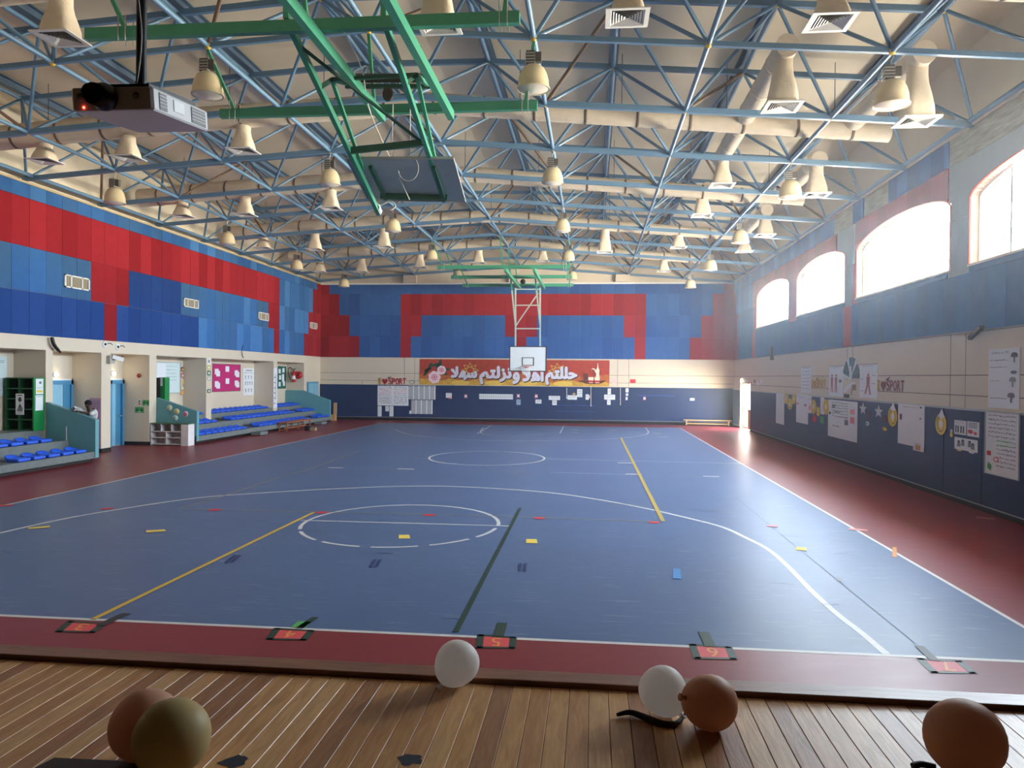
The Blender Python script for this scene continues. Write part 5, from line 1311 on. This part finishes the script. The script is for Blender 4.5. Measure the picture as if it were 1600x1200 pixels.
q = rs(1320, 615.5, 1328, 622, mat('black_pot', (60, 58, 62), .6), off=.02); q.done('black_pot', 'small black pot shape at the foot of the hand picture', 'pot')

# ------------------------------------------------------------------ floor markers
def marker(px0, py0, px1, py1, skew, digit, label, upright=False):
    """numbered red square taped down in green; the figure faces the far end of the hall"""
    a, b_, c, d = [at(x, y, z=0) for x, y in ((px0, py0), (px1, py0 + (py1 - py0) * .18), (px1 + skew, py1 + 1), (px0 + skew, py1))]
    t = thing('floor_number', label, 'floor marker', (a + b_ + c + d) / 4, 'numbered floor markers')
    TG = mat('dark_green_tape', (30, 58, 46), .5); PK = mat('marker_red', (214, 76, 80), .5); AM = mat('amber_figure', (230, 150, 76), .5)
    def P(u, v, h): p = (a * (1 - u) + b_ * u) * (1 - v) + (d * (1 - u) + c * u) * v; return (p.x, p.y, h)
    m = MB(); m.prism([P(.02, .03, .0015), P(.98, .03, .0015), P(.98, .97, .0015), P(.02, .97, .0015)], (0, 0, .001), PK); m.build('sheet', parent=t)
    for u0, v0, u1, v1 in ((-.16, -.05, .07, 1.05), (.93, -.05, 1.16, 1.05), (-.12, -.08, 1.12, .08), (-.12, .92, 1.12, 1.06)):
        m = MB(); m.prism([P(u0, v0, .0026), P(u1, v0, .0026), P(u1, v1, .0026), P(u0, v1, .0026)], (0, 0, .0012), TG); m.build('tape_border', parent=t)
    v, f, _ = text_geo(digit); m = MB()
    m.add([P(.66 - .32 * p[0], .14 + .72 * p[1], .0042) for p in v], f, AM); m.build('numeral', parent=t)
    return t
marker(112, 972, 160, 987, -18, '3', 'red marker with amber 3 in dark tape, left end of the row')
marker(435, 983, 484, 999, -12, '4', 'red marker with amber 4 in green tape')
marker(753, 993, 800, 1012, -2, '5', 'red marker with amber 5 in green tape behind the white balloon')
marker(1084, 1008, 1136, 1029, 8, '6', 'red marker with amber 6 in green tape')
marker(1440, 1030, 1496, 1051, 22, '7', 'red marker with faded amber figure, right end of the row')
def tape(pts, w, m, label, grp='tape strips on the floor', name='floor_tape'):
    P = [at(x, y, z=0) for x, y in pts]; b = MB(); hz = .0055
    for i in range(len(P) - 1):
        d = (P[i + 1] - P[i]).normalized(); n = Vector((-d.y, d.x, 0)) * w / 2
        b.prism([P[i] - n + Vector((0, 0, hz)), P[i] + n + Vector((0, 0, hz)), P[i + 1] + n + Vector((0, 0, hz)), P[i + 1] - n + Vector((0, 0, hz))], (0, 0, .001), m)
    return one(name, label, 'tape', b, grp)
TGR = MATS['dark_green_tape']; TY = mat('yellow_tape', (206, 168, 52), .5); TBK = mat('black_tape', (40, 44, 48), .5)
tape([(146, 968), (490, 801)], .06, TY, 'long yellow tape line at left from marker 3 to the dashed circle')
tape([(970, 684), (1036, 815)], .075, mat('worn_yellow_tape', (176, 150, 74), .5), 'worn yellow tape line on the right half of the court')
tape([(712, 988), (813, 794)], .055, TGR, 'long dark green tape line in the middle of the near court')
tape([(156, 978), (198, 959)], .1, TBK, 'short black tape pointing into the court from marker 3')
tape([(468, 982), (493, 965)], .07, TGR, 'dark green tape pointing into the court from marker 4'); tape([(466, 981), (476, 972)], .14, mat('light_green_tape', (84, 176, 92), .5), 'short light green tape piece beside marker 4')
tape([(779, 995), (785, 974)], .1, TGR, 'short dark green tape at marker 5'); tape([(1110, 1011), (1099, 988)], .1, TGR, 'short dark green tape at marker 6'); tape([(1461, 1033), (1436, 1010)], .08, TBK, 'short dark tape at the rightmost marker')
for px, py, w, h, m, lab in ((503, 801, .2, .16, RED, 'red floor patch at the end of the long yellow tape'), (671, 805, .2, .16, RED, 'red floor patch inside the dashed circle'), (843, 810, .18, .16, RED, 'red floor patch right of the dark green tape'), (1022, 816.5, .18, .16, RED, 'red floor patch at the near end of the worn yellow tape'), (336, 797, .2, .16, RED, 'faint red floor patch left on the tan line'), (168, 795, .2, .14, RED, 'faint red floor patch under the curved line at left'), (1207, 822, .18, .16, PINK, 'pink floor patch right of the curved line'), (6, 790.5, .3, .15, RED, 'red floor patch on the left sideline at the picture edge'),
        (632, 839, .17, .26, YEL, 'yellow floor patch inside the dashed circle'), (831, 846, .17, .28, YEL, 'yellow floor patch right of the dark green tape'), (244, 830, .28, .16, YEL, 'yellow floor patch in the left court'), (62, 824.5, .3, .14, YEL, 'yellow floor patch below the curved line at far left'), (1252, 858, .15, .2, YEL, 'pale yellow floor patch right of the curved line'), (1058, 897, .1, .5, mat('cyan_tape', (56, 128, 190), .5), 'bright blue tape piece on the right court'), (1341, 828, .3, .14, mat('pale_rose_patch', (206, 140, 132), .6), 'pale rose floor patch on the right sideline'), (1540, 810, .3, .14, MATS['pale_rose_patch'], 'pale rose floor patch on the red border near the right wall'), (1398, 863, .06, .7, mat('orange_tape', (206, 140, 70), .6), 'orange tape piece along the right sideline'), (1312, 906, .07, .2, mat('grey_tape', (96, 106, 116), .5), 'small grey tape piece on the joint of the right court')):
    p = at(px, py, z=0); d = Vector((p.x, p.y, 0)).normalized(); n = Vector((d.y, -d.x, 0)); b = MB(); z = .0052
    b.prism([(p - n * w / 2 - d * h / 2) + Vector((0, 0, z)), (p + n * w / 2 - d * h / 2) + Vector((0, 0, z)), (p + n * w * .42 + d * h / 2) + Vector((0, 0, z)), (p - n * w * .5 + d * h / 2) + Vector((0, 0, z))], (0, 0, .001), m)
    one('floor_patch', lab, 'floor patch', b, 'coloured patches on the court')
for px, py, lab, k in ((358, 873, 'dark blue scuffed tape piece left of the circle', 30), (584, 880, 'dark blue scuffed tape piece below the circle', 12), (816, 886, 'dark blue tape square right of the green line', 0)):
    p = at(px, py, z=0); b = MB(); DB = mat('dark_blue_tape', (40, 56, 104), .5)
    for j in (-1, 1): b.prism([at(px + j * 4 - 3, py + 6, z=.0052), at(px + j * 4 + 2, py + 6, z=.0052), at(px + j * 4 + 4 + k * .4, py - 6, z=.0052), at(px + j * 4 - 1 + k * .4, py - 6, z=.0052)], (0, 0, .001), DB)
    one('floor_tape', lab, 'tape', b, 'tape strips on the floor')

# ------------------------------------------------------------------ stage in the foreground
SZ = .8
lip_y = 4.06
b = MB(); r = random.Random(11); x = -7.0; k = 0
while x < 5.2:
    L0 = lip_y
    while L0 > .2:
        ln = r.uniform(1.2, 3.0); e = max(.2, L0 - ln)
        h = SZ - r.uniform(0, .001)
        b.prism([(x + .001, e + .0015, SZ - .03), (x + .099, e + .0015, SZ - .03), (x + .099, e + .0015, h - .003), (x + .0968, e + .0015, h), (x + .0032, e + .0015, h), (x + .001, e + .0015, h - .003)], (0, L0 - e - .0015, 0), r.choice(PLANKS)); L0 = e
    x += .1
b.box((-7, .2, SZ - .08), (5.2, lip_y, SZ - .032), SKIRT)
STG = b.build('stage', base=(0, 2, 0), kind='structure')
b = MB(); b.box((-7, lip_y + .01, 0), (5.2, lip_y + .12, SZ - .08), EDGE); b.build('stage_front', parent=STG)
b = MB(); b.box((-7, lip_y + .012, SZ - .03), (5.2, lip_y + .16, SZ + .028), EDGE); b.build('stage_nosing', parent=STG, bevel=.006)
STN = mat('dark_blue_stain', (26, 36, 52), .5)
for px, py, ru, rv, lab in ((366, 1190, .06, .05, 'left'), (641, 1187, .055, .045, 'right')):
    p = at(px, py, z=SZ); b = MB(); rr = random.Random(px)
    pts = [(p.x + ru * (1 + rr.uniform(-.25, .25)) * math.cos(2 * PI * i / 18), p.y + rv * (1 + rr.uniform(-.25, .25)) * math.sin(2 * PI * i / 18), SZ + .0006) for i in range(18)]
    b.prism(pts, (0, 0, .0004), STN); b.build('paint_stain', parent=STG)
p0, p1 = at(85, 1191, z=SZ), at(232, 1198, z=SZ); b = MB(); b.prism([p0 + Vector((0, 0, .002)), p1 + Vector((0, 0, .002)), p1 + Vector((.05, -.4, .002)), p0 + Vector((-.1, -.4, .002))], (0, 0, .018), BLACK); one('black_mat', 'black mat on the stage cut by the lower left picture edge', 'mat', b)

def balloon_mat(name, c, tr):
    m = mat(name, c, .5, .25, vary=.03, scale=8); b = m.node_tree.nodes['Principled BSDF']
    n = m.node_tree.nodes; L = m.node_tree.links
    t = n.new('ShaderNodeBsdfTranslucent'); mx = n.new('ShaderNodeMixShader'); mx.inputs[0].default_value = tr
    L.new(b.inputs['Base Color'].links[0].from_socket, t.inputs[0]); L.new(b.outputs[0], mx.inputs[1]); L.new(t.outputs[0], mx.inputs[2]); L.new(mx.outputs[0], n['Material Output'].inputs[0])
    return m
BWH = balloon_mat('white_rubber', (244, 240, 236), .5); BTAN = balloon_mat('tan_rubber', (206, 160, 130), .4); BOL = balloon_mat('olive_rubber', (186, 164, 114), .35); BPE = balloon_mat('peach_rubber', (214, 168, 140), .45)
def balloon(px, py, wpx, hpx, m, label, knot, rest=SZ):
    """balloon lying on the stage: knot = direction of its neck"""
    # distance from where it touches the boards
    g = at(px, py + hpx / 2 - 1, z=rest); d = (g - Vector((0, 0, CAM_H))).length
    r = wpx / 2 * d / F_PX * .985; c = at(px, py, y=g.y + r * .15); c.z = max(c.z, rest + r)
    ax = -Vector(knot).normalized(); el = hpx / wpx
    b = MB(); prof = []
    for i in range(17):
        t = PI * i / 16; k = math.cos(t)
        rad = math.sin(t) * (1 + .10 * k); prof.append((max(rad, .001) * r, k * r * 1.06))
    c.z = max(c.z, rest + r * .99)
    b.lathe(c, prof, m, n=28, axis=ax); t = thing('balloon', label, 'balloon', (c.x, c.y, rest), 'balloons on the stage'); b.build('skin', parent=t)
    b = MB(); e = c - ax * r * 1.06; b.lathe(e, [(.004, .01), (.012, -.002), (.008, -.012), (.016, -.024), (.018, -.03), (.001, -.026)], m, n=12, axis=ax); b.build('knot', parent=t)
    return t, c, r
balloon(713, 1040, 65, 70, BWH, 'white balloon at the stage edge near the middle', (-.55, -.3, -.75))
_, c2, r2 = balloon(1037, 1084, 68, 74, BWH, 'white balloon touching a tan balloon right of the middle', (.5, -.35, -.55))
_, c3, r3 = balloon(1107, 1103, 76, 80, BTAN, 'tan balloon beside the right white balloon', (-.6, -.3, .2))
balloon(231, 1147, 90, 92, BPE, 'peach tan balloon behind the olive one at lower left', (.2, .6, -.5))
balloon(269, 1169, 98, 92, BOL, 'olive yellow balloon in front at lower left', (-.3, .7, -.3))
balloon(1507, 1172, 94, 92, BTAN, 'tan balloon alone at the lower right', (.3, .6, -.4))
b = MB(); CORD = mat('dark_strap', (50, 38, 32), .7)
pts = [at(964, 1117, z=SZ + .014), at(985, 1113, z=SZ + .02), at(1010, 1122, z=SZ + .016), at(1035, 1131, z=SZ + .012), at(1055, 1131, z=SZ + .012), at(1066, 1122, z=SZ + .02), at(1071, 1112, z=SZ + .04)]
pp = smooth(pts, 5); b.path(pp, [.004 + .013 * math.sin(PI * min(1, .12 + i / len(pp) * .95)) for i in range(len(pp))], CORD, n=8); one('balloon_strap', 'dark twisted strap lying on the stage by the tan balloon', 'strap', b)
b = MB(); b.path(smooth([at(1426, 1197, z=SZ + .012), at(1440, 1194, z=SZ + .016), at(1462, 1199, z=SZ + .012)], 5), .014, CORD, n=8); one('balloon_strap', 'dark strap end at the bottom edge left of the lone tan balloon', 'strap', b)

# ------------------------------------------------------------------ person leaning on the near stand's end wall
def skinned(name, bones, m, parent=None, root=0, sub=2):
    """bones: {joint: (pos, radius)}, edges between joints -> one continuous skinned surface"""
    J, E_ = bones; names = list(J); me = bpy.data.meshes.new(name)
    o0 = WLOC[parent.name] if parent else Vector((0, 0, 0))
    me.from_pydata([tuple(Vector(J[k][0]) - o0) for k in names], [(names.index(a), names.index(c)) for a, c in E_], [])
    o = bpy.data.objects.new(name, me); COL.objects.link(o)
    sk = o.modifiers.new('skin', 'SKIN'); o.modifiers.new('sub', 'SUBSURF').levels = sub; o.modifiers['sub'].render_levels = sub
    for i, k in enumerate(names):
        d = me.skin_vertices[0].data[i]; rr = J[k][1]; d.radius = rr if isinstance(rr, tuple) else (rr, rr); d.use_root = (k == names[root])
    bpy.context.view_layer.update()
    ev = o.evaluated_get(bpy.context.evaluated_depsgraph_get()); m2 = bpy.data.meshes.new_from_object(ev)
    bpy.data.objects.remove(o); bpy.data.meshes.remove(me)
    m2.materials.clear(); m2.materials.append(m)
    for p in m2.polygons: p.use_smooth = True; p.material_index = 0
    o = bpy.data.objects.new(name, m2); COL.objects.link(o)
    if parent: o.parent = parent
    return o
SKIN = mat('dark_skin', (84, 56, 46), .5, .4); SHIRT = mat('pale_patterned_shirt', (196, 198, 214), .8, .2, vary=.5, scale=60); TROU = mat('black_trousers', (26, 26, 30), .8); HAIR = mat('black_hair', (14, 12, 12), .8, bump=.6, bscale=200)
bx, by = -13.97, 20.24          # stands behind the wall, facing the stage, forearms on the sloping top
PT = thing('person', 'person in a pale patterned shirt, head bowed, leaning forearms on the teal end wall', 'person', (bx, by, 0))
def V(x, y, z): return (bx + x, by + y, z)
def wtop(x): return 1.16 + (1.62 - 1.16) * (XFRONT + .02 - (bx + x)) / (XFRONT - XL)
J = {'pelvis': (V(-.1, .04, .9), (.15, .12)), 'waist': (V(-.06, .02, 1.08), (.135, .1)), 'chest': (V(0, -.05, 1.27), (.16, .11)), 'collar': (V(0, -.1, 1.4), (.09, .08)), 'neck': (V(0, -.14, 1.46), .055), 'skull': (V(0, -.19, 1.54), (.078, .09)), 'crown': (V(0, -.17, 1.62), (.062, .07))}
Ed = [('pelvis', 'waist'), ('waist', 'chest'), ('chest', 'collar'), ('collar', 'neck'), ('neck', 'skull'), ('skull', 'crown')]
for s_, n in ((-1, 'l'), (1, 'r')):
    ze = wtop(s_ * .26) + .06; zw = wtop(s_ * .06) + .05
    J.update({n + 'sh': (V(s_ * .17, -.1, 1.36), .06), n + 'el': (V(s_ * .27, -.42, ze), .042), n + 'wr': (V(s_ * .09, -.56, zw + .0), .027), n + 'ha': (V(s_ * .035, -.59, zw + .01), .03),
              n + 'hip': (V(s_ * .09 - .12, .04, .84), .088), n + 'kn': (V(s_ * .1 - .14, .0, .47), .058), n + 'an': (V(s_ * .1 - .15, .06, .09), .038), n + 'to': (V(s_ * .11 - .15, -.08, .04), .04)})
    Ed += [('chest', n + 'sh'), (n + 'sh', n + 'el'), (n + 'el', n + 'wr'), (n + 'wr', n + 'ha'), ('pelvis', n + 'hip'), (n + 'hip', n + 'kn'), (n + 'kn', n + 'an'), (n + 'an', n + 'to')]
skinned('body', (J, Ed), SKIN, PT)
for s_ in (-1, 1):
    zw = wtop(s_ * .05) + .06
    for k in range(5):
        a = (Vector(V(s_ * .04, -.6, zw)), Vector(V(s_ * .0, -.62 - .012 * k, zw + .02 - .012 * k)), Vector(V(s_ * -.035, -.615 - .012 * k, zw + .03 - .012 * k))) if k < 4 else (Vector(V(s_ * .05, -.57, zw + .01)), Vector(V(s_ * .02, -.565, zw + .045)), Vector(V(s_ * .0, -.57, zw + .05)))
        b = MB(); b.path(a, [.01, .009, .007], SKIN, n=7); b.build('finger', parent=PT)
SJ = {k: (J[k][0], tuple(v * 1.1 + .01 for v in (J[k][1] if isinstance(J[k][1], tuple) else (J[k][1],) * 2))) for k in ('pelvis', 'waist', 'chest', 'collar', 'lsh', 'rsh')}
SJ['pelvis'] = (V(-.1, .035, .86), (.178, .148))
for n in 'lr':
    SJ[n + 'up'] = (tuple(Vector(J[n + 'sh'][0]).lerp(Vector(J[n + 'el'][0]), .95)), .062)
    SJ[n + 'fo'] = (tuple(Vector(J[n + 'el'][0]).lerp(Vector(J[n + 'wr'][0]), .3)), .056)
skinned('shirt', (SJ, [('pelvis', 'waist'), ('waist', 'chest'), ('chest', 'collar'), ('chest', 'lsh'), ('chest', 'rsh'), ('lsh', 'lup'), ('rsh', 'rup'), ('lup', 'lfo'), ('rup', 'rfo')]), SHIRT, PT)
TJ = {'pelvis': (V(-.1, .04, .92), (.165, .135)), 'belt': (V(-.09, .035, 1.0), (.15, .12))}; TE = [('pelvis', 'belt')]
for n in 'lr':
    for k, r_2 in (('hip', .1), ('kn', .074), ('an', .058)): TJ[n + k] = (J[n + k][0], r_2)
    TE += [('pelvis', n + 'hip'), (n + 'hip', n + 'kn'), (n + 'kn', n + 'an')]
skinned('trousers', (TJ, TE), TROU, PT)
b = MB(); hc = Vector(V(0, -.165, 1.595)); vs = []; b.ball(hc, .098, HAIR, n=18, k=10, sc=(.93, 1.02, .92)); b.build('hair', parent=PT)
fc_ = Vector(V(0, -.265, 1.53))
b = MB(); b.ball(fc_ + Vector((0, -.012, -.012)), .016, SKIN, sc=(.8, 1.2, 1.3)); b.build('nose', parent=PT)
for s_ in (-1, 1):
    b = MB(); b.ball(fc_ + Vector((s_ * .03, .004, .02)), .009, mat('eye_white', (180, 176, 170), .3)); b.ball(fc_ + Vector((s_ * .03, -.003, .018)), .005, BLACK); b.build('eye', parent=PT)
    b = MB(); b.ball(Vector(V(s_ * .078, -.17, 1.535)), .024, SKIN, sc=(.4, .7, 1.1)); b.build('ear', parent=PT)
b = MB(); b.ball(fc_ + Vector((0, .004, -.05)), .018, mat('lip', (96, 54, 50), .5), sc=(1.3, .5, .35)); b.build('mouth', parent=PT)
for s_ in (-1, 1):
    b = MB(); b.box(V(s_ * .11 - .195, -.15, 0), V(s_ * .11 - .105, .12, .075), BLACK); b.build('shoe', parent=PT, bevel=.02)
zb_ = wtop(0) + .075; b = MB(); b.prism([V(-.07, -.66, zb_), V(.07, -.66, zb_), V(.08, -.58, zb_ + .05), V(-.08, -.58, zb_ + .05)], (0, .002, .008), PAPER); one('paper_slip', 'white paper in the hands of the leaning person', 'paper', b)

# ------------------------------------------------------------------ added haze that imitates lens glare around the windows
HZ = bpy.data.materials.new('glare_haze'); HZ.use_nodes = True
_n = HZ.node_tree.nodes; _l = HZ.node_tree.links; _n.remove(_n['Principled BSDF'])
vs_ = _n.new('ShaderNodeVolumeScatter'); vs_.inputs['Color'].default_value = (.95, .97, 1, 1); vs_.inputs['Density'].default_value = .0027; vs_.inputs['Anisotropy'].default_value = .75
_l.new(vs_.outputs[0], _n['Material Output'].inputs['Volume'])
b = MB(); b.box((XL + .1, 4.3, .02), (XR - .1, YF - .2, 9.2), HZ); o = b.build('glare_haze', base=(0, 20, 0)); o['kind'] = 'stuff'
tag(o, 'thin added haze imitating lens glare around the bright windows', 'haze')
